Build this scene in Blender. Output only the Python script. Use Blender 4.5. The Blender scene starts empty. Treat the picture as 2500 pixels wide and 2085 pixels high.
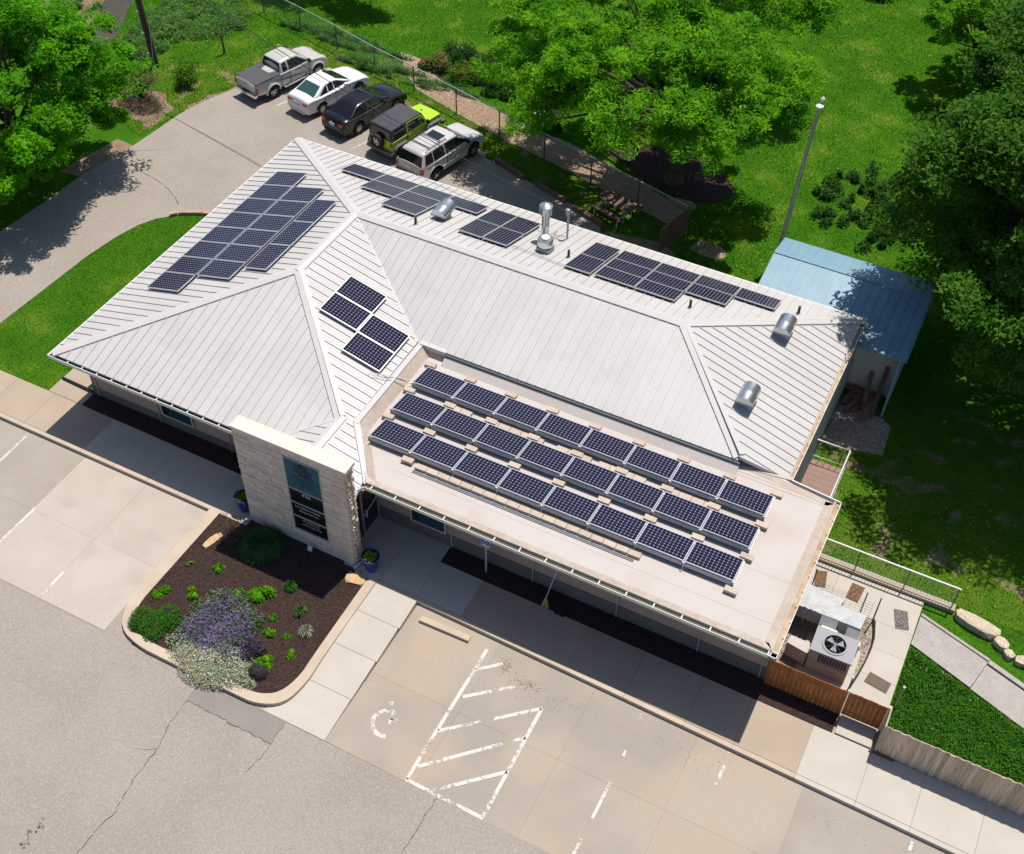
import bpy, bmesh, math, random
import numpy as np
from mathutils import Vector, Matrix
S = bpy.context.scene
C = S.collection
R = math.radians
rnd = random.Random(7)
nrg = np.random.default_rng(11)

# ------------------------------------------------------------ camera, sky, sun, exposure
cd = bpy.data.cameras.new('camera'); cam = bpy.data.objects.new('camera', cd); C.objects.link(cam)
_r = Vector((0.89012999, 0.4554578, 0.01505965)); _u = Vector((-0.33989852, 0.64154757, 0.68766686)); _f = Vector((-0.30354176, 0.61723165, -0.72587016))
m = Matrix((_r, _u, -_f)).transposed().to_4x4(); m.translation = Vector((28.345, -20.360, 32.407)); cam.matrix_world = m
cd.sensor_width = 36; cd.sensor_fit = 'HORIZONTAL'; cd.lens = 36 * 2936.65 / 2500; cd.clip_end = 1500; cd.clip_start = .1
S.camera = cam
SUN = Vector((.065, .344, 1.0)).normalized()
w = bpy.data.worlds.new('World'); S.world = w; w.use_nodes = True
nt = w.node_tree; bg = nt.nodes['Background']; sk = nt.nodes.new('ShaderNodeTexSky'); sk.sky_type = 'NISHITA'; sk.sun_disc = False; sk.ozone_density = 3.0; S.render.engine = 'CYCLES'; S.cycles.caustics_reflective = False
sk.sun_elevation = math.asin(SUN.z); sk.sun_rotation = math.atan2(SUN.x, SUN.y)
nt.links.new(sk.outputs[0], bg.inputs[0]); bg.inputs[1].default_value = .097
sl = bpy.data.lights.new('sun', 'SUN'); sl.energy = 4.6; sl.angle = R(.53); sl.color = (1, .94, .862)
so = bpy.data.objects.new('sun', sl); C.objects.link(so); so.rotation_euler = SUN.to_track_quat('Z', 'Y').to_euler(); so.location = (10, 20, 60)
S.view_settings.view_transform = 'Standard'; S.view_settings.look = 'None'; S.view_settings.gamma = 1; S.view_settings.use_curve_mapping = False
S.view_settings.exposure = .22

# ------------------------------------------------------------ materials
def mat(name, c1, c2=None, s=2.0, rough=.8, metal=0., c3=None, s3=30., a3=.5, bump=0., bs=60., var=0., spec=.3, trans=None, thr=(.35, .65), c4=None, s4=.4, thr4=(.5, .6), obj=False, stretch=None):
    mt = bpy.data.materials.new(name); mt.use_nodes = True; n = mt.node_tree.nodes; l = mt.node_tree.links
    b = n['Principled BSDF']; b.inputs['Roughness'].default_value = rough; b.inputs['Metallic'].default_value = metal
    b.inputs['Specular IOR Level'].default_value = spec
    if obj:
        src = n.new('ShaderNodeTexCoord').outputs['Object']
    else:
        src = n.new('ShaderNodeNewGeometry').outputs['Position']
    if stretch:
        mp = n.new('ShaderNodeMapping'); mp.inputs['Scale'].default_value = stretch; l.new(src, mp.inputs['Vector']); src = mp.outputs[0]
    def noise(sc, det=4):
        t = n.new('ShaderNodeTexNoise'); t.inputs['Scale'].default_value = sc; t.inputs['Detail'].default_value = det; l.new(src, t.inputs['Vector']); return t.outputs['Fac']
    def ramp(f, a, bb):
        r = n.new('ShaderNodeMapRange'); r.inputs[1].default_value = a; r.inputs[2].default_value = bb; l.new(f, r.inputs[0]); return r.outputs[0]
    def mix(f, A, B):
        x = n.new('ShaderNodeMix'); x.data_type = 'RGBA'; l.new(f, x.inputs[0]) if not isinstance(f, float) else setattr(x.inputs[0], 'default_value', f)
        for i, v in ((6, A), (7, B)):
            if isinstance(v, tuple): x.inputs[i].default_value = (*v, 1)
            else: l.new(v, x.inputs[i])
        return x.outputs[2]
    col = None
    if c2: col = mix(ramp(noise(s), *thr), c1, c2)
    else:
        rg = n.new('ShaderNodeRGB'); rg.outputs[0].default_value = (*c1, 1); col = rg.outputs[0]
    if c4: col = mix(ramp(noise(s4, 3), *thr4), col, c4)
    if c3:
        f = ramp(noise(s3, 3), .42, .62)
        mm = n.new('ShaderNodeMath'); mm.operation = 'MULTIPLY'; l.new(f, mm.inputs[0]); mm.inputs[1].default_value = a3
        col = mix(mm.outputs[0], col, c3)
    if var:
        oi = n.new('ShaderNodeObjectInfo'); h = n.new('ShaderNodeHueSaturation'); l.new(col, h.inputs['Color'])
        mr = n.new('ShaderNodeMapRange'); mr.inputs[3].default_value = 1 - var; mr.inputs[4].default_value = 1 + var; l.new(oi.outputs['Random'], mr.inputs[0]); l.new(mr.outputs[0], h.inputs['Value']); col = h.outputs[0]
    l.new(col, b.inputs['Base Color'])
    if bump:
        bp = n.new('ShaderNodeBump'); bp.inputs['Strength'].default_value = bump; bp.inputs['Distance'].default_value = .02; l.new(noise(bs, 5), bp.inputs['Height']); l.new(bp.outputs[0], b.inputs['Normal'])
    if trans:
        out = n['Material Output']; tr = n.new('ShaderNodeBsdfTranslucent'); ms = n.new('ShaderNodeMixShader'); ms.inputs[0].default_value = trans
        hs = n.new('ShaderNodeHueSaturation'); hs.inputs['Value'].default_value = 1.3; l.new(col, hs.inputs['Color']); l.new(hs.outputs[0], tr.inputs[0])
        l.new(b.outputs[0], ms.inputs[1]); l.new(tr.outputs[0], ms.inputs[2]); l.new(ms.outputs[0], out.inputs[0])
    return mt
M = {}
M['asphalt'] = mat('asphalt', (.29, .252, .214), (.335, .292, .25), .35, .95, c3=(.215, .19, .16), s3=30, a3=.55, bump=.7, bs=36, c4=(.39, .345, .30), s4=24, thr4=(.52, .66))
M['asphalt_patch'] = mat('asphalt_patch', (.24, .215, .195), (.27, .245, .22), .8, .95, c3=(.15, .135, .125), s3=28, a3=.5, bump=.5, bs=40)
M['crack'] = mat('crack', (.06, .055, .05), (.09, .08, .06), 3)
M['conc_new'] = mat('concrete_new', (.415, .355, .30), (.45, .395, .34), .7, .9, c3=(.36, .31, .265), s3=30, a3=.35, bump=.15, bs=90, var=.03, c4=(.37, .325, .28), s4=.8, thr4=(.58, .75))
M['conc_old'] = mat('concrete_old', (.385, .312, .235), (.365, .318, .262), .45, .9, c3=(.29, .23, .17), s3=45, a3=.35, bump=.12, bs=90, var=.025, c4=(.30, .27, .235), s4=.28, thr4=(.45, .62))
M['conc_grey'] = mat('concrete_grey', (.305, .265, .215), (.35, .31, .26), .5, .9, c3=(.28, .26, .23), s3=45, a3=.35, bump=.12, bs=90, var=.02)
M['walk_new'] = mat('walk_new', (.43, .39, .335), (.465, .425, .365), .9, .9, c3=(.42, .39, .34), s3=50, a3=.3, bump=.1, bs=90, var=.03)
M['walk_old'] = mat('walk_old', (.39, .315, .235), (.35, .285, .215), .8, .9, c3=(.33, .27, .21), s3=50, a3=.3, bump=.1, bs=90, var=.03)
M['curb'] = mat('curb_concrete', (.44, .355, .265), (.49, .41, .32), 1.2, .9, c3=(.40, .32, .24), s3=50, a3=.3, bump=.1, bs=90, var=.02)
M['aggregate'] = mat('aggregate_concrete', (.36, .33, .30), (.42, .39, .36), 2, .95, c3=(.25, .22, .2), s3=30, a3=.6, bump=.5, bs=60)
M['joint'] = mat('slab_joint', (.16, .12, .085), (.12, .09, .065), 3)
M['asphalt_stain'] = mat('asphalt_stain', (.13, .10, .08), (.2, .165, .14), 14)
M['litter'] = mat('dry_leaf_litter', (.20, .115, .07), (.15, .09, .06), 9)
M['paint'] = None
M['mulch'] = mat('mulch', (.036, .021, .018), (.024, .015, .014), 6, 1, c3=(.07, .042, .034), s3=25, a3=.7, bump=1, bs=22)
M['chip'] = mat('mulch_chip', (.062, .036, .029), (.034, .021, .019), 9, 1, c3=(.20, .14, .10), s3=9, a3=.35, spec=.0)
M['woodchip'] = mat('wood_chip_path', (.36, .25, .17), (.42, .31, .22), 2, 1, c3=(.24, .15, .1), s3=14, a3=.7, bump=.8, bs=18)
M['chip2'] = mat('pale_wood_chip', (.42, .30, .20), (.30, .19, .12), 9, 1, spec=.1)
M['dirt'] = mat('dirt', (.30, .21, .14), (.22, .15, .10), 2, 1, c3=(.14, .10, .07), s3=12, a3=.5, bump=.6, bs=20)
M['grass'] = mat('grass_ground', (.035, .125, .005), (.06, .17, .007), .5, 1, spec=0., c3=(.03, .07, .012), s3=14, a3=.6, bump=1, bs=18, c4=(.13, .20, .02), s4=.5, thr4=(.55, .74))
M['grass_dry'] = mat('grass_dry', (.055, .14, .008), (.10, .16, .015), .9, 1, spec=0., c3=(.04, .09, .01), s3=12, a3=.6, bump=1, bs=18, c4=(.27, .20, .12), s4=1.0, thr4=(.57, .68))
M['blade'] = mat('grass_blade', (.048, .20, .004), (.095, .26, .008), .6, .9, c3=(.035, .14, .003), s3=3, a3=.6, trans=.35, spec=0., c4=(.19, .31, .02), s4=.5, thr4=(.50, .72))
M['blade3'] = mat('side_lawn_blade', (.04, .11, .004), (.10, .19, .006), .45, .9, c3=(.035, .10, .003), s3=3, a3=.6, trans=.35, spec=0., c4=(.17, .22, .04), s4=1.1, thr4=(.58, .76))
M['blade2'] = mat('dry_grass_blade', (.07, .21, .008), (.13, .24, .02), .9, .9, c3=(.04, .14, .005), s3=3, a3=.6, trans=.3, spec=0., c4=(.32, .27, .14), s4=1.0, thr4=(.57, .70))
M['groundcover'] = mat('ground_cover_leaf', (.045, .165, .012), (.085, .23, .02), 2, .8, trans=.35, spec=.03, c3=(.02, .07, .012), s3=4, a3=.6)
M['roof'] = mat('white_metal_roof', (.475, .455, .44), (.50, .482, .468), .5, .45, c3=(.44, .425, .41), s3=14, a3=.35, var=.02, spec=.35, c4=(.462, .442, .425), s4=.9, thr4=(.52, .72))
M['cap'] = mat('roof_cap', (.485, .47, .455), (.505, .49, .475), 1, .45, spec=.35)
M['seam'] = mat('roof_seam', (.45, .43, .42), rough=.5)
M['membrane'] = mat('flat_roof_membrane', (.47, .42, .385), (.485, .445, .42), .6, .8, c3=(.43, .38, .345), s3=30, a3=.3, c4=(.44, .375, .32), s4=.5, thr4=(.55, .72), bump=.05)
M['membrane2'] = mat('membrane_edge', (.40, .335, .275), (.46, .40, .345), 1.2, .8, c3=(.37, .29, .22), s3=6, a3=.6)
M['white'] = mat('white_paint_metal', (.60, .59, .565), rough=.45)
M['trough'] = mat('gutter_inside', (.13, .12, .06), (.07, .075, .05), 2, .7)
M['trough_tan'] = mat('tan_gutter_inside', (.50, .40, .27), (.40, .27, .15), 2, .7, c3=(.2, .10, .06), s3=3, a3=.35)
M['wall_tan'] = mat('tan_block_wall', (.36, .27, .215), (.39, .30, .24), 1.5, .9, bump=.2, bs=30)
M['wall_dark'] = mat('dark_base_wall', (.13, .115, .11), (.15, .135, .125), 1.5, .9, bump=.3, bs=30)
M['trim'] = mat('window_trim', (.45, .42, .36), rough=.5)
M['siding'] = mat('grey_siding', (.34, .36, .34), rough=.7)
M['glass'] = mat('dark_glass', (.012, .018, .022), rough=.06, spec=.8)
M['glass_blue'] = mat('blue_sign_glass', (.028, .115, .165), (.035, .10, .16), 1.5, .25, spec=.5)
M['sign_black'] = mat('black_sign_glass', (.012, .011, .011), rough=.12, spec=.5)
M['sign_navy'] = mat('navy_print', (.018, .045, .10), rough=.4)
M['sign_dark'] = mat('dark_print', (.02, .03, .035), rough=.4)
M['sign_text'] = mat('pale_lettering', (.62, .62, .65), rough=.5)
M['door_metal'] = mat('door_frame_metal', (.42, .40, .36), rough=.4, metal=.3)
M['stone'] = mat('limestone_block', (.58, .49, .41), (.66, .58, .50), 3, .9, c3=(.50, .40, .31), s3=14, a3=.45, bump=.9, bs=18, var=.10)
M['stone_rough'] = mat('rough_limestone', (.66, .56, .44), (.50, .40, .30), 9, .95, c3=(.32, .23, .15), s3=22, a3=.5, bump=1, bs=22, var=.1)
M['mortar'] = mat('mortar', (.34, .28, .23), rough=.95)
M['capstone'] = mat('smooth_cap_stone', (.60, .545, .47), (.62, .57, .50), 1, .8)
M['rock'] = mat('rock', (.48, .40, .29), (.56, .49, .38), 2.5, .9, c3=(.30, .24, .17), s3=9, a3=.5, bump=1, bs=12, var=.08)
M['rock_tan'] = mat('tan_flagstone', (.50, .34, .17), (.56, .42, .25), 3, .9, c3=(.36, .22, .10), s3=9, a3=.4, bump=.5, bs=14)
M['alu'] = mat('panel_frame_aluminium', (.62, .63, .64), rough=.35, metal=.6)
M['paver'] = mat('concrete_paver', (.50, .42, .34), (.46, .38, .30), 3, .9, c3=(.36, .29, .23), s3=25, a3=.4, bump=.3, bs=40, var=.06)
M['galv'] = mat('galvanised_metal', (.50, .52, .55), (.60, .62, .64), 3, .28, metal=.85, c3=(.4, .42, .45), s3=12, a3=.3)
M['galv_box'] = mat('galvanised_box', (.36, .37, .38), (.42, .43, .44), 4, .6, metal=.2)
M['bright'] = mat('polished_metal', (.72, .71, .68), rough=.18, metal=.9)
M['foil'] = mat('foil_duct', (.34, .35, .36), (.44, .45, .45), 3, .65, metal=.1, c3=(.5, .5, .5), s3=8, a3=.4, bump=.4, bs=9)
M['darkpipe'] = mat('dark_pipe', (.055, .035, .03), rough=.7)
M['black'] = mat('black_plastic', (.018, .018, .02), rough=.6)
M['rubber'] = mat('tyre_rubber', (.022, .021, .021), (.03, .028, .027), 20, .85)
M['rim'] = mat('alloy_rim', (.50, .49, .47), rough=.35, metal=.6)
M['timber'] = mat('old_timber', (.13, .085, .06), (.18, .12, .085), 3, .9, c3=(.08, .05, .04), s3=12, a3=.4, bump=.5, bs=20, var=.12)
M['picket_brown'] = mat('stained_cedar_picket', (.36, .13, .03), (.28, .095, .022), 3, .75, c3=(.13, .05, .02), s3=8, a3=.4, var=.12, bump=.3, bs=20, stretch=(1, 1, .25))
M['picket_grey'] = mat('weathered_picket', (.64, .52, .40), (.52, .41, .31), 3, .9, c3=(.26, .18, .13), s3=5, a3=.45, var=.24, bump=.3, bs=20, stretch=(9, 1, .4))
M['pole_wood'] = mat('pole_wood', (.07, .045, .035), (.10, .065, .05), 3, .9, bump=.4, bs=20)
M['pole_grey'] = mat('grey_pole_wood', (.46, .40, .36), (.36, .30, .27), 3, .9, stretch=(1, 1, .2))
M['bark'] = mat('bark', (.075, .055, .042), (.12, .09, .07), 5, .95, bump=1, bs=12)
M['twig'] = mat('twig', (.14, .095, .065), (.10, .07, .05), 5, .9)
M['steel'] = mat('rail_steel', (.70, .70, .67), rough=.4, metal=.2)
M['wire'] = mat('galvanised_wire', (.40, .42, .42), rough=.5, metal=.5)
M['fence_post'] = mat('dark_fence_post', (.10, .12, .12), rough=.6, metal=.3)
M['cable'] = mat('black_cable', (.03, .03, .032), rough=.6)
M['beige_unit'] = mat('beige_unit', (.40, .37, .34), (.43, .40, .37), 3, .5)
M['grey_unit'] = mat('grey_unit_top', (.30, .30, .32), rough=.75)
M['lumber'] = mat('stacked_board', (.20, .10, .07), (.26, .14, .10), 3, .9, var=.2)
M['deckmat'] = mat('deck_board', (.26, .17, .135), (.30, .20, .16), 3, .9, c3=(.18, .12, .10), s3=30, a3=.4)
M['shed_roof'] = mat('blue_metal_roof', (.165, .29, .36), (.195, .325, .39), .8, .4, c3=(.16, .26, .34), s3=6, a3=.3, var=.02)
M['shed_wall'] = mat('cream_metal_siding', (.66, .60, .47), (.70, .64, .51), 1, .6)
M['shed_wall2'] = mat('pale_blue_trim', (.26, .36, .42), rough=.6)
M['pot_blue'] = mat('blue_glazed_pot', (.012, .022, .16), (.02, .03, .20), 3, .12, spec=.8)
M['soil'] = mat('soil', (.16, .09, .06), (.10, .06, .04), 12, 1)
M['mat_brown'] = mat('brown_doormat', (.19, .115, .05), (.10, .06, .03), 12, .95, thr=(.45, .55))
M['mat_grey'] = mat('grey_rubber_mat', (.09, .08, .075), (.20, .185, .17), 14, .9, thr=(.45, .55))
M['mat_dark'] = mat('dark_doormat', (.12, .095, .075), (.15, .12, .09), 12, .95)
M['gravel'] = mat('gravel', (.33, .26, .20), (.45, .38, .31), 12, .95, c3=(.12, .09, .07), s3=16, a3=.7, bump=1, bs=14)
M['water'] = mat('creek_water', (.085, .06, .025), (.06, .05, .035), 1, .08, spec=.6)
M['straw'] = mat('broom_straw', (.45, .27, .08), (.36, .2, .06), 10, .9)
M['blue_sign'] = mat('blue_sign_face', (.02, .12, .50), rough=.4)
M['block_tan'] = mat('tan_edging_block', (.42, .30, .19), (.36, .25, .16), 4, .9, var=.1, bump=.5, bs=20)
def leafm(k, a, b, c, tr=.4, s3=2.): M[k] = mat(k, a, b, .9, .6, c3=c, s3=s3, a3=.6, trans=tr, spec=.10)
leafm('leaf_left', (.07, .29, .004), (.15, .42, .008), (.03, .15, .004), .42, 1.2)
leafm('leaf_mid', (.09, .31, .006), (.22, .47, .012), (.03, .16, .005), .42, 1.2)
leafm('leaf_mid2', (.07, .20, .008), (.12, .26, .01), (.035, .11, .006))
leafm('leaf_dark', (.042, .135, .008), (.085, .205, .014), (.02, .08, .005), .32)
leafm('leaf_light', (.12, .33, .010), (.20, .42, .015), (.06, .20, .008), .5)
leafm('leaf_deep', (.03, .10, .015), (.055, .145, .02), (.018, .06, .010))
leafm('leaf_lime', (.10, .33, .006), (.18, .42, .01), (.06, .16, .01), .35, 6)
leafm('leaf_fern', (.035, .15, .015), (.055, .20, .02), (.09, .11, .02), .3, 5)
leafm('leaf_silver', (.38, .43, .31), (.31, .37, .25), (.40, .32, .17), .2, 4)
leafm('leaf_catmint', (.07, .18, .03), (.11, .25, .03), (.06, .10, .04), .25, 6)
leafm('leaf_purple', (.055, .04, .055), (.05, .07, .035), (.04, .025, .05), .2, 6)
leafm('flower_violet', (.21, .14, .31), (.30, .21, .41), (.14, .10, .22), .25, 6)
leafm('seed_head', (.42, .42, .20), (.30, .34, .10), (.36, .26, .10), .2, 6)
leafm('flower_white', (.75, .75, .72), (.7, .7, .68), (.6, .6, .6), .2, 6)
leafm('flower_red', (.45, .06, .06), (.55, .12, .10), (.35, .03, .05), .3, 6)
leafm('weed', (.10, .23, .045), (.16, .30, .07), (.05, .14, .025), .3, 5)
leafm('leaf_grass_clump', (.035, .09, .03), (.06, .13, .04), (.02, .06, .02), .25, 6)

def paint_mat():
    mt = mat('worn_white_paint', (.60, .56, .51), rough=.8); n = mt.node_tree.nodes; l = mt.node_tree.links
    ge = n.new('ShaderNodeNewGeometry'); out = n['Material Output']; b = n['Principled BSDF']
    t = n.new('ShaderNodeTexNoise'); t.inputs['Scale'].default_value = 9; t.inputs['Detail'].default_value = 6; t.inputs['Roughness'].default_value = .75; l.new(ge.outputs['Position'], t.inputs['Vector'])
    t2 = n.new('ShaderNodeTexNoise'); t2.inputs['Scale'].default_value = 1.1; l.new(ge.outputs['Position'], t2.inputs['Vector'])
    ad = n.new('ShaderNodeMath'); ad.operation = 'MULTIPLY_ADD'; l.new(t2.outputs[0], ad.inputs[0]); ad.inputs[1].default_value = .55; l.new(t.outputs[0], ad.inputs[2])
    mr = n.new('ShaderNodeMapRange'); mr.inputs[1].default_value = .78; mr.inputs[2].default_value = .87; l.new(ad.outputs[0], mr.inputs[0])
    tp = n.new('ShaderNodeBsdfTransparent'); ms = n.new('ShaderNodeMixShader'); l.new(mr.outputs[0], ms.inputs[0]); l.new(b.outputs[0], ms.inputs[1]); l.new(tp.outputs[0], ms.inputs[2]); l.new(ms.outputs[0], out.inputs[0])
    return mt
M['paint'] = paint_mat()
def cells_mat():
    mt = bpy.data.materials.new('solar_cells'); mt.use_nodes = True; n = mt.node_tree.nodes; l = mt.node_tree.links; b = n['Principled BSDF']
    b.inputs['Roughness'].default_value = .1; b.inputs['Specular IOR Level'].default_value = .15
    uv = n.new('ShaderNodeUVMap'); sp = n.new('ShaderNodeSeparateXYZ'); l.new(uv.outputs[0], sp.inputs[0])
    def ma(op, a, bb=None, c=None):
        x = n.new('ShaderNodeMath'); x.operation = op
        for i, v in enumerate((a, bb, c)):
            if v is None: continue
            if isinstance(v, (int, float)): x.inputs[i].default_value = v
            else: l.new(v, x.inputs[i])
        return x.outputs[0]
    d = []
    for k, nn in ((0, 12), (1, 8)):
        f = ma('FRACT', ma('MULTIPLY', sp.outputs[k], nn)); d.append(ma('ABSOLUTE', ma('SUBTRACT', f, .5)))
    line = ma('MAXIMUM', ma('GREATER_THAN', d[0], .468), ma('GREATER_THAN', d[1], .468))
    corner = ma('GREATER_THAN', ma('ADD', d[0], d[1]), .85)
    x1 = n.new('ShaderNodeMix'); x1.data_type = 'RGBA'; l.new(line, x1.inputs[0]); x1.inputs[6].default_value = (.010, .010, .030, 1); x1.inputs[7].default_value = (.13, .13, .16, 1)
    x2 = n.new('ShaderNodeMix'); x2.data_type = 'RGBA'; l.new(corner, x2.inputs[0]); l.new(x1.outputs[2], x2.inputs[6]); x2.inputs[7].default_value = (.48, .48, .52, 1)
    l.new(x2.outputs[2], b.inputs['Base Color']); return mt
M['cells'] = cells_mat()
def car_paint(k, c, metal=0.3, rough=.28):
    M[k] = mat(k, c, rough=rough, metal=metal, spec=.35)
    b = M[k].node_tree.nodes['Principled BSDF']; b.inputs['Coat Weight'].default_value = .3; b.inputs['Coat Roughness'].default_value = .06
car_paint('silver_paint', (.52, .50, .46), .15); car_paint('white_car_paint', (.70, .69, .68), 0); car_paint('black_paint', (.007, .007, .011), 0., .25)
car_paint('lime_paint', (.38, .60, .012), 0); car_paint('silver_paint2', (.56, .54, .52), .15)
M['soft_top'] = mat('dark_hardtop', (.055, .058, .068), rough=.7)
M['tonneau'] = mat('tonneau_cover', (.07, .07, .078), rough=.7)
M['car_glass'] = mat('car_glass', (.012, .015, .016), rough=.04, spec=.9)
M['teal_glass'] = mat('tinted_rear_glass', (.03, .075, .07), rough=.05, spec=.8)
M['tail_red'] = mat('red_lamp_lens', (.30, .016, .014), rough=.15, spec=.7)
M['lamp_clear'] = mat('clear_lamp_lens', (.35, .35, .34), rough=.1, spec=.8)
M['chrome'] = mat('chrome', (.7, .7, .7), rough=.12, metal=1)
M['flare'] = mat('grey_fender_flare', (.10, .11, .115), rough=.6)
M['plate'] = mat('licence_plate', (.40, .46, .55), rough=.5)

# ------------------------------------------------------------ mesh helpers
class MB:
    def __init__(s): s.v = []; s.f = []
    def add(s, v, f):
        o = len(s.v); s.v += [tuple(p) for p in v]; s.f += [tuple(i + o for i in q) for q in f]
    def box(s, c, d, rz=0., mtx=None):
        x, y, z = d[0] / 2, d[1] / 2, d[2] / 2
        v = [Vector((a * x, b * y, e * z)) for a in (-1, 1) for b in (-1, 1) for e in (-1, 1)]
        rm = Matrix.Rotation(rz, 3, 'Z') if mtx is None else mtx
        v = [rm @ p + Vector(c) for p in v]
        s.add(v, [(0, 1, 3, 2), (4, 6, 7, 5), (0, 4, 5, 1), (2, 3, 7, 6), (0, 2, 6, 4), (1, 5, 7, 3)])
    def b2(s, p, q): s.box([(p[i] + q[i]) / 2 for i in range(3)], [abs(q[i] - p[i]) for i in range(3)])
    def prism(s, poly, z0, z1):
        n = len(poly); z0f = z0 if callable(z0) else (lambda x, y: z0); z1f = z1 if callable(z1) else (lambda x, y: z1)
        ar = sum(poly[i][0] * poly[(i + 1) % n][1] - poly[(i + 1) % n][0] * poly[i][1] for i in range(n))
        if ar < 0: poly = poly[::-1]
        v = [(p[0], p[1], z0f(*p[:2])) for p in poly] + [(p[0], p[1], z1f(*p[:2])) for p in poly]
        s.add(v, [tuple(range(n))[::-1], tuple(range(n, 2 * n))] + [(i, (i + 1) % n, n + (i + 1) % n, n + i) for i in range(n)])
    def tube(s, pts, r, n=8, r2=None, caps=True):
        pts = [Vector(p) for p in pts]; N = len(pts); rr = [r + ((r2 if r2 is not None else r) - r) * i / (N - 1) for i in range(N)]
        v = []; up = None
        for i, p in enumerate(pts):
            t = (pts[min(i + 1, N - 1)] - pts[max(i - 1, 0)]).normalized()
            if up is None: up = t.orthogonal().normalized()
            else: up = (up - t * up.dot(t)); up = up.normalized() if up.length > 1e-6 else t.orthogonal().normalized()
            w_ = t.cross(up)
            v += [p + (up * math.cos(a) + w_ * math.sin(a)) * rr[i] for a in [2 * math.pi * k / n for k in range(n)]]
        f = [(i * n + k, i * n + (k + 1) % n, (i + 1) * n + (k + 1) % n, (i + 1) * n + k) for i in range(N - 1) for k in range(n)]
        if caps: f += [tuple(range(n))[::-1], tuple((N - 1) * n + k for k in range(n))]
        s.add(v, f)
    def lathe(s, prof, c=(0, 0, 0), n=20, axis='Z', caps=True):
        v = []
        for r, z in prof:
            for k in range(n):
                a = 2 * math.pi * k / n; p = (r * math.cos(a), r * math.sin(a), z)
                if axis == 'Y': p = (p[0], p[2], p[1])
                if axis == 'X': p = (p[2], p[0], p[1])
                v.append((p[0] + c[0], p[1] + c[1], p[2] + c[2]))
        N = len(prof); s.add(v, [(i * n + k, i * n + (k + 1) % n, (i + 1) * n + (k + 1) % n, (i + 1) * n + k) for i in range(N - 1) for k in range(n)] + ([tuple(range(n))[::-1], tuple((N - 1) * n + k for k in range(n))] if caps else []))
    def build(s, name, m=None, parent=None, smooth=False, ang=40):
        me = bpy.data.meshes.new(name); me.from_pydata(s.v, [], s.f); me.update()
        bm = bmesh.new(); bm.from_mesh(me); bmesh.ops.recalc_face_normals(bm, faces=bm.faces)
        if smooth:
            for f in bm.faces: f.smooth = True
            for e in bm.edges:
                if len(e.link_faces) == 2 and e.calc_face_angle(0) > R(ang): e.smooth = False
        bm.to_mesh(me); bm.free()
        if m is not None: me.materials.append(M[m] if isinstance(m, str) else m)
        o = bpy.data.objects.new(name, me); C.objects.link(o)
        if parent is not None: o.parent = parent
        return o
def tag(o, label=None, cat=None, group=None, kind=None):
    for k, v in (('label', label), ('category', cat), ('group', group), ('kind', kind)):
        if v: o[k] = v
    return o
def thing(name, label, cat, loc=(0, 0, 0), rz=0., group=None):
    o = bpy.data.objects.new(name, None); C.objects.link(o); o.location = loc; o.rotation_euler = (0, 0, rz); o.empty_display_size = .2
    return tag(o, label, cat, group)
def copy_tree(o, parent=None):
    c = o.copy(); C.objects.link(c); c.parent = parent
    for ch in list(o.children): copy_tree(ch, c)
    return c
def npmesh(name, V, F, m, parent=None):
    """V (n,3) array, F (k,4) or (k,3) int array"""
    me = bpy.data.meshes.new(name); me.vertices.add(len(V)); me.vertices.foreach_set('co', V.astype(np.float32).ravel())
    k = F.shape[1]; me.loops.add(F.size); me.loops.foreach_set('vertex_index', F.astype(np.int32).ravel()); me.polygons.add(len(F))
    me.polygons.foreach_set('loop_start', np.arange(0, F.size, k, dtype=np.int32)); me.polygons.foreach_set('loop_total', np.full(len(F), k, dtype=np.int32)); me.update(calc_edges=True); me.validate()
    me.materials.append(M[m]); o = bpy.data.objects.new(name, me); C.objects.link(o)
    if parent is not None: o.parent = parent
    return o
def leaves(P, L, Wd, upb=.6, seed=0, droop=0.):
    """leaf quads at points P: returns V,F"""
    g = np.random.default_rng(seed); n = len(P)
    nr = g.normal(size=(n, 3)); nr[:, 2] = np.abs(nr[:, 2]) + upb; nr /= np.linalg.norm(nr, axis=1)[:, None]
    a = g.normal(size=(n, 3)); a[:, 2] -= droop; a -= (a * nr).sum(1)[:, None] * nr; a /= np.linalg.norm(a, axis=1)[:, None]; b = np.cross(nr, a)
    l = (L * (.65 + .7 * g.random(n)))[:, None]; wd = (Wd * (.65 + .7 * g.random(n)))[:, None]
    V = np.stack([P - a * l / 2, P + b * wd / 2 + a * l * .05, P + a * l / 2, P - b * wd / 2 + a * l * .05], 1).reshape(-1, 3)
    return V, np.arange(4 * n).reshape(n, 4)
def blades(P, H, Wd, seed=0, lean=.5):
    g = np.random.default_rng(seed); n = len(P); a = g.random(n) * 2 * np.pi; d = np.stack([np.cos(a), np.sin(a), np.zeros(n)], 1)
    a2 = g.random(n) * 2 * np.pi; ln = np.stack([np.cos(a2), np.sin(a2), np.zeros(n)], 1) * lean * H; h = H * (.5 + .8 * g.random(n)); ln *= g.random(n)[:, None]
    top = P + ln; top[:, 2] += h
    V = np.stack([P - d * Wd / 2, P + d * Wd / 2, top], 1).reshape(-1, 3); return V, np.arange(3 * n).reshape(n, 3)
def inpoly(P, poly):
    x, y = P[:, 0], P[:, 1]; r = np.zeros(len(P), bool); n = len(poly)
    for i in range(n):
        x0, y0 = poly[i]; x1, y1 = poly[(i + 1) % n]
        if y0 == y1: continue
        c = ((y0 > y) != (y1 > y)) & (x < (x1 - x0) * (y - y0) / (y1 - y0) + x0); r ^= c
    return r
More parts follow.
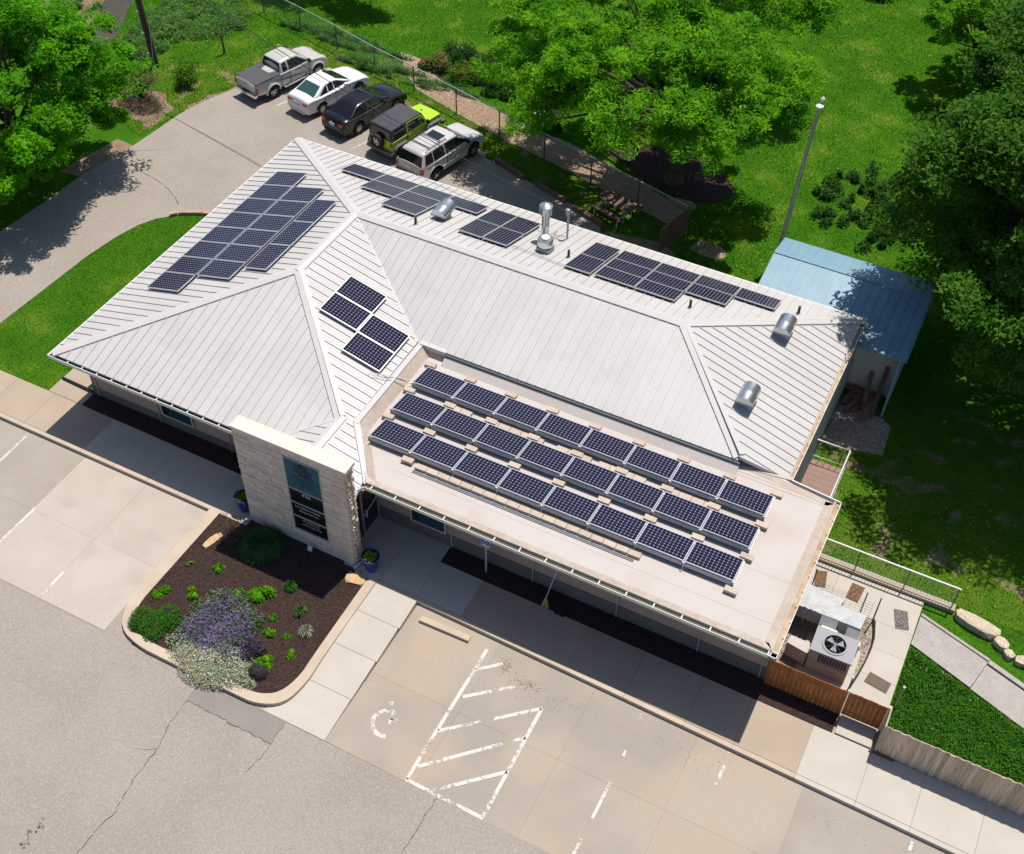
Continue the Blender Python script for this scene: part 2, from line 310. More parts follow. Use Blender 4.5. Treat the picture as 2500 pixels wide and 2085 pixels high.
def sample(poly, dens, z, seed=0, excl=()):
    g = np.random.default_rng(seed); A = np.array(poly); lo, hi = A.min(0), A.max(0); n = int((hi - lo).prod() * dens)
    P = lo + g.random((n, 2)) * (hi - lo); k = inpoly(P, poly)
    for e in excl: k &= ~inpoly(P, e)
    P = P[k]; return np.c_[P, np.full(len(P), z)]
def struct(name, mb, m, parent=None):
    o = mb.build(name, m, parent)
    if parent is None: o['kind'] = 'structure'
    return o
def smoothpoly(pts, it=2):
    for _ in range(it):
        q = []
        for i in range(len(pts) - 1):
            a, b = pts[i], pts[i + 1]; q += [tuple(a[k] * .75 + b[k] * .25 for k in range(len(a))), tuple(a[k] * .25 + b[k] * .75 for k in range(len(a)))]
        pts = [pts[0]] + q + [pts[-1]]
    return pts

# ------------------------------------------------------------ ground
def yc(x): return -1.2 - .024 * max(0., x - 16)       # front kerb line
def ym(x): return .66 - .008 * max(0., x - 0)          # back edge of the front walk
g = MB(); g.prism([(-220, -220), (260, -220), (260, 260), (-220, 260)], -.6, -.17); struct('ground', g, 'grass')
g = MB(); g.prism([(-220, -120), (200, -120), (200, -6.78), (14.3, -6.78), (8.6, -6.76), (-10, -6.76), (-60, -6.76), (-220, -6.76)], -.3, -.15); struct('asphalt_road', g, 'asphalt')
DRIVE = [(-11.2, -6.76), (-5.95, -6.76), (-6.05, .3), (-6.09, 2.8), (-5.98, 5.5), (-5.9, 7.8), (-5.68, 9.4), (-5.39, 10.5), (-4.99, 11.24), (-4.43, 11.82), (-3.28, 12.57), (-.5, 13.0), (-.5, 15.3), (.5, 17), (13.5, 17), (13.2, 19.0), (12.4, 20.4), (10.47, 21.1), (8.66, 21.5), (6.3, 22.2), (5.3, 22.4), (2.5, 23.6), (-1.2, 24.7), (-5.3, 25.75), (-6.3, 24.6), (-8.1, 22.3), (-8.96, 20.24), (-9.35, 18.5), (-9.44, 16.94), (-9.57, 15.26), (-9.67, 14.19), (-10.1, 12.3), (-10.15, 9.87), (-10.35, 7.3), (-10.8, 2)]
g = MB(); g.prism(DRIVE, -.3, -.146); struct('driveway', g, 'asphalt')
# asphalt patch and cracks
g = MB(); g.prism([(11.21, -6.76), (11.21, -7.57), (14.29, -7.6), (14.27, -6.79)], -.2, -.1455); struct('asphalt_patch', g, 'asphalt_patch')
def crackline(pts, wd=.022, z=-.141, jit=.035):
    mb = MB(); q = []
    for i in range(len(pts) - 1):
        a, b = pts[i], pts[i + 1]; n = max(2, int(math.dist(a, b) / .12))
        q += [(a[0] + (b[0] - a[0]) * t / n + rnd.uniform(-jit, jit), a[1] + (b[1] - a[1]) * t / n + rnd.uniform(-jit, jit)) for t in range(n)]
    q.append(pts[-1])
    for i in range(len(q) - 1):
        a, b = Vector(q[i]), Vector(q[i + 1]); d = (b - a)
        if d.length < 1e-4: continue
        nn = Vector((-d.y, d.x)).normalized() * wd * rnd.uniform(.15, .6)
        v = [(*(a + nn), z), (*(a - nn), z), (*(b - nn), z), (*(b + nn), z)]; mb.add(v, [(0, 1, 2, 3)])
    return mb
cks = MB()
for pts, wd in [([(11.21, -6.85), (11.21, -7.57), (11.19, -8.26), (11.43, -9.2), (11.43, -10.03), (11.5, -10.9), (11.62, -11.4), (11.54, -12), (11.48, -12.9), (11.3, -14.5)], .024),
                ([(19.51, -6.86), (19.5, -7.6), (19.48, -8.2), (19.45, -8.7), (19.5, -9.4), (19.4, -10.4)], .022), ([(11.21, -7.57), (12.5, -7.58), (14.29, -7.6)], .022), ([(14.28, -6.8), (14.29, -7.6), (14.3, -8.1), (14.2, -8.7)], .018),
                ([(11.4, -9.3), (11.1, -9.5), (10.8, -9.6)], .012), ([(-9.4, 14.1), (-7.7, 13.8), (-6.39, 13.47), (-5.36, 13.01), (-4.7, 12.51)], .035), ([(-9.5, 14.8), (-8.4, 15.5), (-7.8, 16.0)], .02)]:
    k = crackline(pts, wd); cks.add(k.v, k.f)
tag(cks.build('asphalt_crack', 'crack'), kind='structure')

# joint edge of asphalt / concrete parking, as slabs with gaps
def slab(parent, poly, z0, z1, m, name='slab'):
    cx = sum(p[0] for p in poly) / len(poly); cy = sum(p[1] for p in poly) / len(poly)
    G_ = .0025 if z1 < -.12 else .0045; q = [(p[0] + (G_ if p[0] < cx else -G_), p[1] + (G_ if p[1] < cy else -G_)) for p in poly]
    mb = MB(); mb.prism(q, z0, z1); return mb.build(name, m, parent)
def plate(name, poly, z, m):
    g = MB(); g.prism(poly, -.35, z); return struct(name, g, m)
pk = plate('parking_pad', [(-5.95, -6.755), (7.29, -6.755), (7.29, -1.2), (-5.95, -1.2)], -.158, 'joint')
for x0, x1 in ((-5.95, -3.6), (-3.6, -.8), (-.8, 1.78), (1.78, 4.58), (4.58, 7.28)):
    for y0, y1 in ((-6.75, -4.0), (-4.0, -1.18)):
        slab(pk, [(x0, y0), (x1, y0), (x1, y1), (x0, y1)], -.3, -.146, 'conc_new' if x0 > 1.7 else 'conc_grey')
pk2 = plate('front_parking_pad', [(15.64, -6.775), (60, -6.9), (60, -2.2), (16, -1.2), (15.6, -1.2)], -.158, 'joint')
xs = [15.65, 18.75, 22.1, 25.5, 28.84, 32.0, 35.3, 38.6, 42]
for a, b in zip(xs[:-1], xs[1:]):
    for k in (0, 1):
        y = lambda x: -6.77 - .003 * (x - 15)
        poly = [(a, y(a)), (b, y(b)), (b, -4.1), (a, -4.1)] if k == 0 else [(a, -4.1), (b, -4.1), (b, yc(b) + .02), (a, yc(a) + .02)]
        slab(pk2, poly, -.3, -.146, 'conc_old' if a < 28.8 else 'conc_grey')
# painted markings (thin sheets)
def stripe(mb, a, b, wd=.11, z=-.1415):
    a, b = Vector(a), Vector(b); d = b - a; L = d.length; d.normalize(); n = Vector((-d.y, d.x)) * wd / 2; N = max(1, int(L / .5))
    for i in range(N):
        p, q = a + d * L * i / N, a + d * L * (i + 1) / N; mb.add([(*(p + n), z), (*(p - n), z), (*(q - n), z), (*(q + n), z)], [(0, 1, 2, 3)])
for a, b in [((18.46, -1.7), (18.46, -6.7)), ((18.42, -6.72), (21.0, -6.74)), ((20.98, -6.7), (20.93, -2.75)), ((18.5, -2.52), (19.15, -1.93)), ((18.6, -3.55), (19.85, -2.5)),
             ((18.5, -4.92), (20.92, -2.8)), ((18.55, -6.2), (20.93, -3.9)), ((19.3, -6.66), (20.95, -5.14)), ((23.73, -1.5), (23.74, -1.75)), ((23.77, -2.9), (23.77, -3.1)), ((23.77, -4.05), (23.76, -5.3)), ((23.74, -6.0), (23.73, -6.7)), ((26.54, -1.52), (26.54, -1.68)), ((26.54, -2.0), (26.53, -2.72)), ((32.08, -1.75), (32.07, -2.05)),
             ((-.83, -1.35), (-.76, -4.3)), ((4.58, -5.55), (4.6, -6.6)), ((1.84, -3.9), (1.80, -6.3))]:
    mb = MB(); stripe(mb, a, b, .11 if a[0] < 23 and a[0] > 5 else .09); tag(mb.build('painted_line', 'paint'), kind='structure')
for q in ([(7.27, -6.77), (7.27, -4.9), (7.4, -4.9), (8.4, -6.3), (8.4, -6.77)], [(12.9, -6.77), (14.6, -6.77), (14.0, -5.2), (12.9, -6.3)]):
    g = MB(); g.prism(q, -.3, -.149); struct('asphalt_edge', g, 'asphalt')
mb = MB()                                             # worn wheelchair symbol: partial ring and traces of the figure
for i in range(26):
    a0, a1 = R(75 + i * 8.5), R(75 + (i + 1) * 8.5); c0 = Vector((17.0, -5.42))
    p = [c0 + Vector((math.cos(t), math.sin(t))) * r_ for t, r_ in ((a0, .36), (a0, .50), (a1, .50), (a1, .36))]
    mb.add([(q.x, q.y, -.1415) for q in p], [(0, 1, 2, 3)])
for a, b in [((16.82, -4.72), (16.72, -4.82)), ((17.02, -5.05), (17.1, -5.4)), ((17.0, -5.2), (17.28, -5.2))]: stripe(mb, a, b, .12)
tag(mb.build('painted_wheelchair_symbol', 'paint'), kind='structure')
for a, b in (((-5.3, 22.3), (-4.95, 23.5)), ((-2.4, 21.3), (-1.9, 23.0)), ((-.35, 19.8), (.45, 22.2)), ((2.9, 19.2), (3.4, 21.0)), ((-5.62, 21.4), (-5.25, 22.3))):
    mb = MB(); stripe(mb, a, b, .07, -.1415); tag(mb.build('painted_line', 'paint'), kind='structure')

g_ = random.Random(4); st = MB()
for cx_, cy_, n_, sp_ in ((9.99, -13.2, 14, .12), (10.0, -12.8, 9, .14)):
    for k in range(n_):
        x, y, r_ = cx_ + g_.gauss(0, sp_ * .5), cy_ + g_.gauss(0, sp_ * 1.1), g_.uniform(.02, .07); st.add([(x + r_ * math.cos(a) * g_.uniform(.6, 1), y + r_ * math.sin(a) * g_.uniform(.6, 1), -.1465) for a in [2 * math.pi * q / 9 for q in range(9)]], [tuple(range(9))])
tag(st.build('oil_stain', 'asphalt_stain'), kind='structure')
P = np.concatenate([np.c_[nrg.normal(cx_, sx_, n_), nrg.normal(cy_, sy_, n_)] for cx_, cy_, sx_, sy_, n_ in ((19.25, -2.0, .12, .16, 90), (20.1, -2.25, .30, .12, 130), (21.3, -2.4, .5, .25, 60), (25.3, -2.0, .7, .22, 60), (30.5, -2.2, 1.0, .2, 40), (15.75, -4.0, .08, .3, 20), (-9.5, 14.6, .4, .5, 90))])
P = np.c_[P, np.full(len(P), -.138)]; P = P[(P[:, 1] < -1.6) | (P[:, 0] < 0)]; V, F = leaves(P, .035, .02, 3, 77); tag(npmesh('dry_leaf_litter', V, F, 'litter'), kind='stuff')
# front walk in slabs
wk = plate('sidewalk', [(-60, -1.2), (16, -1.2), (60, -2.25), (60, .3), (30, .43), (-60, .72)], -.014, 'joint')
xs = [-14, -12, -10, -8, -6, -4.6, -3.05, -1.25, 1.55, 3.05, 4.55, 5.9, 7.3, 8.84, 11, 12.68, 14.05, 15.5, 17.17, 19.13, 21.0, 23.0, 25.0, 26.55, 28.5, 30.3, 31.9, 33.7, 35.6, 37.5, 39.5]
for a, b in zip(xs[:-1], xs[1:]):
    m_ = 'walk_old' if (b <= 1.6 or 17 < a < 28.3) else 'walk_new'
    if not (7.2 < a < 14): slab(wk, [(a, yc(a) + .16), (b, yc(b) + .16), (b, ym(b)), (a, ym(a))], -.3, 0, m_)
for a, b in zip(xs[:-1], xs[1:]):
    if 8.8 < a < 12.6: continue
    if 12.6 < a < 13: a = 13.2
    mm = 'curb' if not (a > 28.3) else 'walk_new'
    slab(wk, [(a, yc(a) - .01), (b, yc(b) - .01), (b, yc(b) + .155), (a, yc(a) + .155)], -.35, .0, mm, 'kerb_stone')
for a, b, c, d in ((-1.6, -.42, .67, 2.4), (7.3, 8.84, -1.03, .6), (8.84, 12.68, -.45, .6), (12.68, 14.05, -1.03, 1.3), (14.05, 15.5, .54, 1.3)):
    slab(wk, [(a, c), (b, c), (b, d), (a, d)], -.3, .0, 'walk_new' if a > 0 else 'walk_old')
slab(wk, [(-1.56, .67), (-.0, .67), (-.0, 1.4), (-.42, 1.4)], -.3, -.003, 'walk_old')
# ramp walk beside the island
rw = MB(); zz = lambda y: -.02 if y > -1.2 else -.02 + (y + 1.2) * .0225
rp = plate('entrance_walk', [(14.0, -6.75), (15.62, -6.75), (15.62, -1.2), (14.0, -1.2)], -.16, 'joint')
ys = [-1.06, -2.38, -3.76, -5.24, -6.77]
for y1, y0 in zip(ys[:-1], ys[1:]):
    mb = MB(); q = [(14.06 if y0 > -6 else 13.42, y0 + .007), (15.63, y0 + .007), (15.60, y1 - .007), (14.06, y1 - .007)]
    if y0 < -6: q = [(13.4, -6.765), (15.65, -6.765), (15.62, y1 - .007), (14.1, y1 - .007), (14.0, -5.9), (13.7, -6.4)]
    mb.prism(q, -.3, lambda x, y: -.004 + min(0, (y + 1.1)) * .0245); mb.build('slab', 'walk_new', rp)

# island bed: kerb ring sections, mulch, chips
outer = smoothpoly([(7.30, -1.2), (7.30, -4.6), (7.32, -5.6), (7.75, -6.5), (8.75, -6.77), (9.6, -6.77), (12.4, -6.77), (13.2, -6.75), (13.95, -6.35), (14.15, -5.4), (14.08, -4.6), (14.04, -1.2)], 2)
inner = smoothpoly([(7.72, -1.2), (7.70, -4.6), (7.70, -5.5), (8.0, -6.2), (8.8, -6.46), (9.6, -6.47), (12.4, -6.46), (13.05, -6.44), (13.62, -6.1), (13.83, -5.3), (13.78, -4.6), (13.72, -1.2)], 2)
isl = plate('planting_island', [(7.31, -1.25)] + inner[1:-1] + [(14.03, -1.25)], -.06, 'mulch')
n = len(outer); cuts = [0, 2, 6, 10, 13, 17, 21, 25, 29, 33, 37, 40, 43, n - 1]
cuts = sorted(set(min(c, n - 1) for c in cuts))
for a, b in zip(cuts[:-1], cuts[1:]):
    mb = MB()
    for i in range(a, b):
        mb.prism([outer[i], outer[i + 1], inner[i + 1], inner[i]], -.35, .008)
    mb.build('kerb_section', 'curb', isl)
MULCH = [(7.72, -1.1)] + inner[1:-1] + [(13.72, -1.1)]
mb = MB(); mb.prism(MULCH, -.2, -.02); mb.prism([(8.9, -1.25), (13.15, -1.25), (13.15, -.8), (8.9, -.8)], -.2, -.006); mb.build('mulch_bed', 'mulch', isl)
mb = MB(); mb.prism([(7.3, -1.1), (8.84, -1.1), (8.84, -.92), (7.3, -.92)], -.1, -.012); mb.prism([(13.1, -1.1), (14.04, -1.1), (14.04, -.98), (13.1, -.98)], -.1, -.012); mb.build('mulch_edge', 'walk_new', isl)
P = sample([(8.9, -.93)] + [(7.72, -1.1)] + inner[1:-1] + [(13.72, -1.1), (13.15, -.93)], 520, 0, 3); P[:, 2] = -.012 + nrg.random(len(P)) * .025; V, F = leaves(P, .06, .02, 1.2, 4); o = npmesh('mulch_chips', V, F, 'chip'); tag(o, kind='stuff')
ms = MB()
ms.prism([(.07, .66), (8.9, .62), (8.9, 1.39), (.0, 1.39)], -.1, -.006); ms.prism([(15.53, .56), (27.0, .47), (29.05, .45), (29.05, 1.14), (26.7, 1.14), (26.6, 1.29), (15.5, 1.29)], -.1, -.006)
struct('mulch_strip', ms, 'mulch')
mb = MB(); mb.prism([(29.0, .3), (30.4, .3), (30.4, 1.2), (29.0, 1.2)], -.2, -.03); struct('gate_threshold', mb, 'walk_old')
P = np.r_[sample([(15.53, .56), (29.0, .45), (29.0, 1.12), (15.5, 1.28)], 250, 0, 5), sample([(.1, .68), (8.8, .64), (8.8, 1.38), (0.05, 1.38)], 200, 0, 6)]; P[:, 2] = .002 + nrg.random(len(P)) * .02
V, F = leaves(P, .06, .02, 1.2, 4); tag(npmesh('mulch_chips', V, F, 'chip'), kind='stuff')

# left lawn between drive and building
LAWN_L = [(-6.02, .70), (-1.62, .70), (-1.62, 2.4), (-.45, 2.4), (-.02, 2.4), (-.02, 13.1), (-.5, 12.98), (-3.25, 12.5), (-4.35, 11.72), (-4.9, 11.15), (-5.3, 10.45), (-5.6, 9.3), (-5.83, 7.8), (-5.9, 5.5), (-6.0, 2.8)]
mb = MB(); mb.prism(LAWN_L, -.25, -.1); struct('side_lawn', mb, 'grass')
# right side yard lawns
YARD = [(25.3, 6.9), (31.3, 6.9), (60, -6), (80, 40), (16.4, 40), (16.4, 21.0), (16.0, 19), (20.6, 15.7), (25.2, 15.7)]
PATCH_R = [(30.36, 6.2), (31.2, 6.2), (32.6, 5.55), (36, 4.4), (46, .95), (46, .56), (30.36, .6)]
mb = MB(); mb.prism([(25.17, 6.9), (60, 6.9), (60, 16), (25.17, 16)], -.3, -.155); struct('yard_lawn', mb, 'grass_dry')
mb = MB(); mb.prism(PATCH_R, -.3, -.13); struct('corner_lawn', mb, 'grass')
VERGE = [(-15, 18.5), (-13.1, 17.3), (-9.9, 16.2), (-9.4, 19), (-8.5, 22.2), (-6.5, 24.7), (-5.3, 25.95), (-1.2, 24.9), (2.5, 23.75), (5.4, 22.6), (8.7, 21.75), (12.5, 20.6), (16.0, 20.2), (16.1, 21.3), (10.8, 22.8), (5.3, 24.2), (-.3, 25.8), (-5.9, 27.4), (-9.0, 26.5), (-10.5, 23.5), (-12.4, 22.2), (-15.5, 20.3)]
mb = MB(); mb.prism(VERGE, -.3, -.166); struct('grass_verge', mb, 'grass_dry')
# path along the back fence
PATH = [(-2.9, 28.9), (-1.4, 28.75), (-.6, 27.9), (.7, 27.25), (2.0, 27.0), (3.94, 26.4), (5.93, 25.9), (9, 25.3), (12.5, 24.2), (15.5, 22.9), (16.2, 21.4), (13.5, 22.1), (10.9, 22.9), (8.1, 23.6), (6.14, 24.05), (4.62, 24.5), (2.85, 25.0), (1.4, 25.5), (-.25, 26.05), (-1.66, 27.2)]
mb = MB(); mb.prism(PATH, -.3, -.162); struct('wood_chip_path', mb, 'woodchip')
P = sample(PATH, 150, 0, 8); P[:, 2] = -.155 + nrg.random(len(P)) * .02; V, F = leaves(P, .08, .03, 1.2, 9); tag(npmesh('wood_chips', V, F, 'chip2'), kind='stuff')
BEDS = [[(-1.3, 29.3), (-.6, 27.7), (1.2, 27.55), (3.0, 27.9), (4.5, 27.6), (6.1, 26.7), (7.4, 27.2), (6.4, 28.8), (3.2, 30.2), (-.4, 31.2)], [(10.5, 25.5), (13.5, 23.9), (16.0, 23.6), (17.4, 25.2), (15.5, 27.0), (12, 27.2)]]
for b in BEDS:
    mb = MB(); mb.prism(smoothpoly(b + [b[0]], 2), -.3, -.16); struct('garden_bed', mb, 'mulch')
DIRT = [(12.2, 17), (16.2, 17), (16.3, 19.8), (15.5, 20.3), (13.0, 19.9), (12.6, 18.8)]
mb = MB(); mb.prism(DIRT, -.3, -.158); struct('bare_soil', mb, 'dirt')
mb = MB(); mb.prism(smoothpoly([(-12.9, 17.4), (-11.9, 17.6), (-11.3, 16.9), (-10.6, 17.3), (-10.0, 16.6), (-9.75, 17.4), (-10.1, 18.1), (-9.7, 18.8), (-10.7, 19.1), (-11.2, 19.9), (-12.2, 19.4), (-12.9, 19.7), (-13.2, 18.4), (-12.9, 17.4)], 2), -.3, -.16); mb.prism([(-9.3, 18.8), (-8.95, 20.3), (-8.1, 22.4), (-6.6, 24.3), (-6.9, 24.2), (-7.6, 23.5), (-8.25, 22.6), (-8.6, 21.4), (-9.15, 20.7), (-9.2, 19.9), (-9.5, 19.4)], -.3, -.16); mb.prism([(-11.2, 12), (-10.1, 12.2), (-9.65, 14.2), (-9.55, 15.3), (-10.6, 15.4)], -.3, -.16); struct('bare_soil', mb, 'dirt')
mb = MB(); mb.prism([(25.2, 11.9), (27.4, 12.4), (27.3, 14.0), (26.8, 14.28), (25.2, 14.28)], -.3, -.15); struct('gravel_area', mb, 'gravel')
for q in ([(16.6, 20.5), (17.6, 20.2), (18.4, 20.6), (17.9, 21.3), (16.9, 21.4)], [(17.6, 18.6), (18.8, 18.3), (19.6, 18.8), (18.9, 19.5), (17.8, 19.3)], [(20.9, 20.0), (22.3, 19.9), (22.8, 20.4), (21.5, 20.8)], [(14.5, 23.4), (15.6, 22.9), (16.0, 23.5), (15.1, 24.0)]):
    mb = MB(); mb.prism(smoothpoly(q + [q[0]], 2), -.3, -.163); struct('bare_soil', mb, 'woodchip')
# creek
CREEK = smoothpoly([(-21.8, 29), (-20.6, 26.6), (-19.7, 24.9), (-19.1, 23.6), (-18.6, 22.3), (-17.4, 21.2), (-16.8, 22.6), (-17.5, 24.2), (-18.3, 25.4), (-19.0, 27), (-20.0, 29)], 2)
mb = MB(); mb.prism(CREEK, -.4, -.158); struct('creek_water', mb, 'water')
mb = MB(); mb.prism([(-23.5, 30), (-22.5, 26.5), (-21.5, 24.0), (-19.5, 21.8), (-18.1, 22.2), (-18.7, 23.6), (-19.4, 24.9), (-20.3, 26.6), (-21.6, 29)], -.4, -.161); struct('creek_bank', mb, 'dirt')
mb = MB(); mb.prism(smoothpoly([(-24, 21), (-21.5, 20.0), (-19.0, 20.3), (-17.6, 20.9), (-18.8, 22.3), (-19.4, 23.6), (-20.2, 25.2), (-21.5, 27.5), (-25, 27), (-24, 21)], 2), -.4, -.159); struct('creek_bank', mb, 'dirt')

# ------------------------------------------------------------ building
ZR, H1, L, WD = 4.87, 3.09, 25.21, 15.58
def pl(a, b, c): return lambda x, y: a * x + b * y + c
PLN = dict(left=pl(.27343, 0, 3.09), front=pl(0, .27726, 3.09), wing=pl(-.26607, 0, 6.6021), back=pl(0, -.33271, 8.27363), right=pl(-.32902, 0, 11.3846), main=pl(0, .33271, 1.46637), entl=pl(.26, 0, 3.636 - .26 * 11.15))
clinic = thing('clinic_building', 'long single storey clinic with pale standing seam metal hip roof and lower flat roof', 'building')
deck = {}
def clip(poly, ax, v, keep_gt):
    out = []; n = len(poly)
    for i in range(n):
        a, b = poly[i], poly[(i + 1) % n]; ia = (a[ax] >= v) == keep_gt or a[ax] == v; ib = (b[ax] >= v) == keep_gt or b[ax] == v
        if ia: out.append(a)
        if ia != ib:
            t = (v - a[ax]) / (b[ax] - a[ax]); out.append(tuple(a[k] + t * (b[k] - a[k]) for k in range(2)))
    return out
rmb = MB()
FACES = [('left', [(.03, .03), (6.51, 6.42), (6.51, 10.23), (.03, 15.55)], 1), ('front', [(.03, .13), (9.2, .13), (11.05, 1.86), (6.51, 6.42)], 0),
         ('wing', [(6.51, 6.42), (11.05, 1.86), (11.5, 1.95), (11.45, 6.26), (6.51, 10.23)], 1), ('wing', [(11.15, 1.86), (11.15, -.44), (13.08, -.44), (12.98, .14), (11.5, 1.95)], 1),
         ('back', [(.03, 15.55), (6.51, 10.23), (19.8, 10.23), (25.18, 15.55)], 0), ('right', [(19.8, 10.23), (23.42, 6.34), (25.05, 6.62), (25.05, 15.4)], 1),
         ('main', [(6.51, 10.23), (11.45, 6.28), (23.42, 6.28), (19.8, 10.23)], 0), ('entl', [(11.15, 1.86), (11.05, 1.86), (9.1, .13), (9.1, -.44), (11.15, -.44)], 1)]
for nm, poly, ax in FACES:
    z = PLN[nm]; rmb.prism(poly, lambda x, y: z(x, y) - .14, lambda x, y: z(x, y) - .012)
roof = rmb.build('roof', 'cap', clinic)
SP = .3535
def seam_margin(nm): return .26
for nm, poly, ax in FACES:
    z = PLN[nm]; lo = min(p[ax] for p in poly); hi = max(p[ax] for p in poly); off = {'left': .29, 'front': .37, 'wing': .35}.get(nm, .2)
    k0 = math.floor((lo - off) / SP); v0 = off + k0 * SP
    while v0 < hi - .02:
        q = clip(clip(poly, ax, v0, True), ax, v0 + SP, False) if v0 > lo else clip(poly, ax, v0 + SP, False)
        if len(q) >= 3:
            mb = MB(); mb.prism(q, lambda x, y: z(x, y) - .012, lambda x, y: z(x, y))
            if v0 > lo + .02:
                on = [p[1 - ax] for p in clip(clip(poly, ax, v0 - .001, True), ax, v0 + .001, False)]
                if on:
                    a, b = min(on), max(on)
                    # the seam stops short of hip and ridge caps, and runs to the eave
                    ea = {'left': (0, .2), 'front': (0, .05), 'wing': (.22, .02), 'back': (.22, 0), 'right': (.22, 0), 'main': (0, .06), 'entl': (.08, .2)}[nm]
                    a += ea[0]; b -= ea[1]
                    if b - a > .12:
                        h = .034; w2 = .012
                        pts = [(v0 - w2, a), (v0 + w2, a), (v0 + w2, b), (v0 - w2, b)] if ax == 0 else [(a, v0 - w2), (b, v0 - w2), (b, v0 + w2), (a, v0 + w2)]
                        mb.prism(pts, lambda x, y: z(x, y) - .005, lambda x, y: z(x, y) + h)
                    if nm in ('main', 'wing'):          # pencil ribs
                        for fr in (.33, .66):
                            vv = v0 + SP * fr
                            if vv > hi - .05: continue
                            on2 = [p[1 - ax] for p in clip(clip(poly, ax, vv - .001, True), ax, vv + .001, False)]
                            if not on2: continue
                            a2, b2 = min(on2) + .1, max(on2) - .1
                            if b2 - a2 > .2:
                                pts = [(vv - .012, a2), (vv + .012, a2), (vv + .012, b2), (vv - .012, b2)] if ax == 0 else [(a2, vv - .012), (b2, vv - .012), (b2, vv + .012), (a2, vv + .012)]
                                mb.prism(pts, lambda x, y: z(x, y) - .003, lambda x, y: z(x, y) + .006)
            mb.build('roof_panel', 'roof', roof)
        v0 += SP
def capstrip(p0, p1, A, B, wd=.19, h=.055, name='ridge_cap'):
    p0, p1 = Vector(p0), Vector(p1); d = (p1 - p0).normalized(); n = Vector((-d.y, d.x)); mb = MB()
    for pn, s in ((A, 1), (B, -1)):
        z = PLN[pn]; q = [p0, p1, p1 + n * s * wd, p0 + n * s * wd]
        v = [(a.x, a.y, z(a.x, a.y) + h + (.006 if i < 2 else 0)) for i, a in enumerate(q)] + [(a.x, a.y, z(a.x, a.y) - .01) for a in q]
        mb.add(v, [(0, 1, 2, 3), (2, 3, 7, 6), (1, 2, 6, 5), (0, 3, 7, 4), (4, 5, 6, 7)])
    mb.build(name, 'cap', roof)
capstrip((6.51, 6.3), (6.51, 10.3), 'left', 'wing'); capstrip((.12, .16), (6.51, 6.42), 'left', 'front'); capstrip((.1, 15.5), (6.51, 10.23), 'back', 'left')
capstrip((6.4, 10.23), (19.9, 10.23), 'back', 'main'); capstrip((25.1, 15.46), (19.8, 10.23), 'right', 'back'); capstrip((23.4, 6.38), (19.8, 10.23), 'main', 'right')
capstrip((11.08, 1.84), (6.51, 6.42), 'front', 'wing'); capstrip((11.13, -.42), (11.13, 1.9), 'entl', 'wing', .17)
capstrip((6.6, 10.13), (11.45, 6.3), 'main', 'wing', .06, .012, 'valley_flashing'); capstrip((9.15, .1), (11.05, 1.84), 'front', 'entl', .07, .014, 'valley_flashing')
# flashing border between wing roof and flat roof
mb = MB()
for (a, b) in (((11.50, 6.3), (11.52, 1.95)), ((11.52, 1.95), (13.05, .08))):
    a, b = Vector(a), Vector(b); d = (b - a).normalized(); n = Vector((-d.y, d.x)); z = PLN['wing']
    q = [a - d * .0, b + d * .02, b + n * .2 + d * .02, a + n * .2]; zt = lambda p: min(z(p.x, p.y) + .03, 3.58)
    za = [z(a.x, a.y) + .03, z(b.x, b.y) + .03]
    v = [(*q[0], za[0]), (*q[1], za[1]), (*q[2], za[1] - .01), (*q[3], za[0] - .01)] + [(p.x, p.y, 3.1) for p in q]
    mb.add(v, [(0, 1, 2, 3), (4, 5, 6, 7), (0, 1, 5, 4), (1, 2, 6, 5), (2, 3, 7, 6), (3, 0, 4, 7)])
mb.build('edge_flashing', 'cap', roof)
mb = MB(); v = [(11.7, 6.3, 3.5), (11.72, 2.0, 3.5), (13.2, .17, 3.2), (13.45, .22, 3.235), (12.02, 2.1, 3.235), (12.0, 6.3, 3.235)]; mb.add(v, [(0, 1, 4, 5), (1, 2, 3, 4)]); mb.add([(11.7, 6.3, 3.55), (12.6, 6.3, 3.55), (12.6, 6.1, 3.24), (11.9, 6.1, 3.24)], [(0, 1, 2, 3)]); mb.build('roof_curb', 'membrane2', roof)
mb = MB(); mb.prism([(11.55, 6.22), (12.62, 6.22), (12.62, 6.42), (11.5, 6.42)], 3.3, 3.6); mb.build('corner_flashing', 'cap', roof)
# flat roof membrane
FLAT = [(11.6, 6.5), (11.65, 2.0), (13.12, .1), (26.72, .08), (26.72, 6.25), (25.3, 6.42), (24.6, 6.62), (23.4, 6.6)]
mb = MB(); mb.prism(FLAT, 3.0, 3.23); flat = mb.build('flat_roof', 'membrane', clinic)
mb = MB()
for q in ([(13.1, .09), (26.7, .09), (26.55, .30), (13.35, .30)], [(26.7, .1), (26.7, 6.24), (26.42, 6.2), (26.42, .3)], [(23.6, 6.55), (25.3, 6.40), (26.7, 6.22), (26.5, 6.05), (25.2, 6.2), (23.6, 6.3)]): mb.prism(q, 3.22, 3.238)
mb.build('membrane_border', 'membrane2', flat)
for y0 in (.95, 2.6, 5.98, 6.12): mb = MB(); mb.b2((12.6 if y0 > 2 else 13.6, y0, 3.231), (26.4, y0 + .035, 3.236)); mb.build('membrane_lap', 'membrane2' if y0 > 5 else 'membrane', flat)
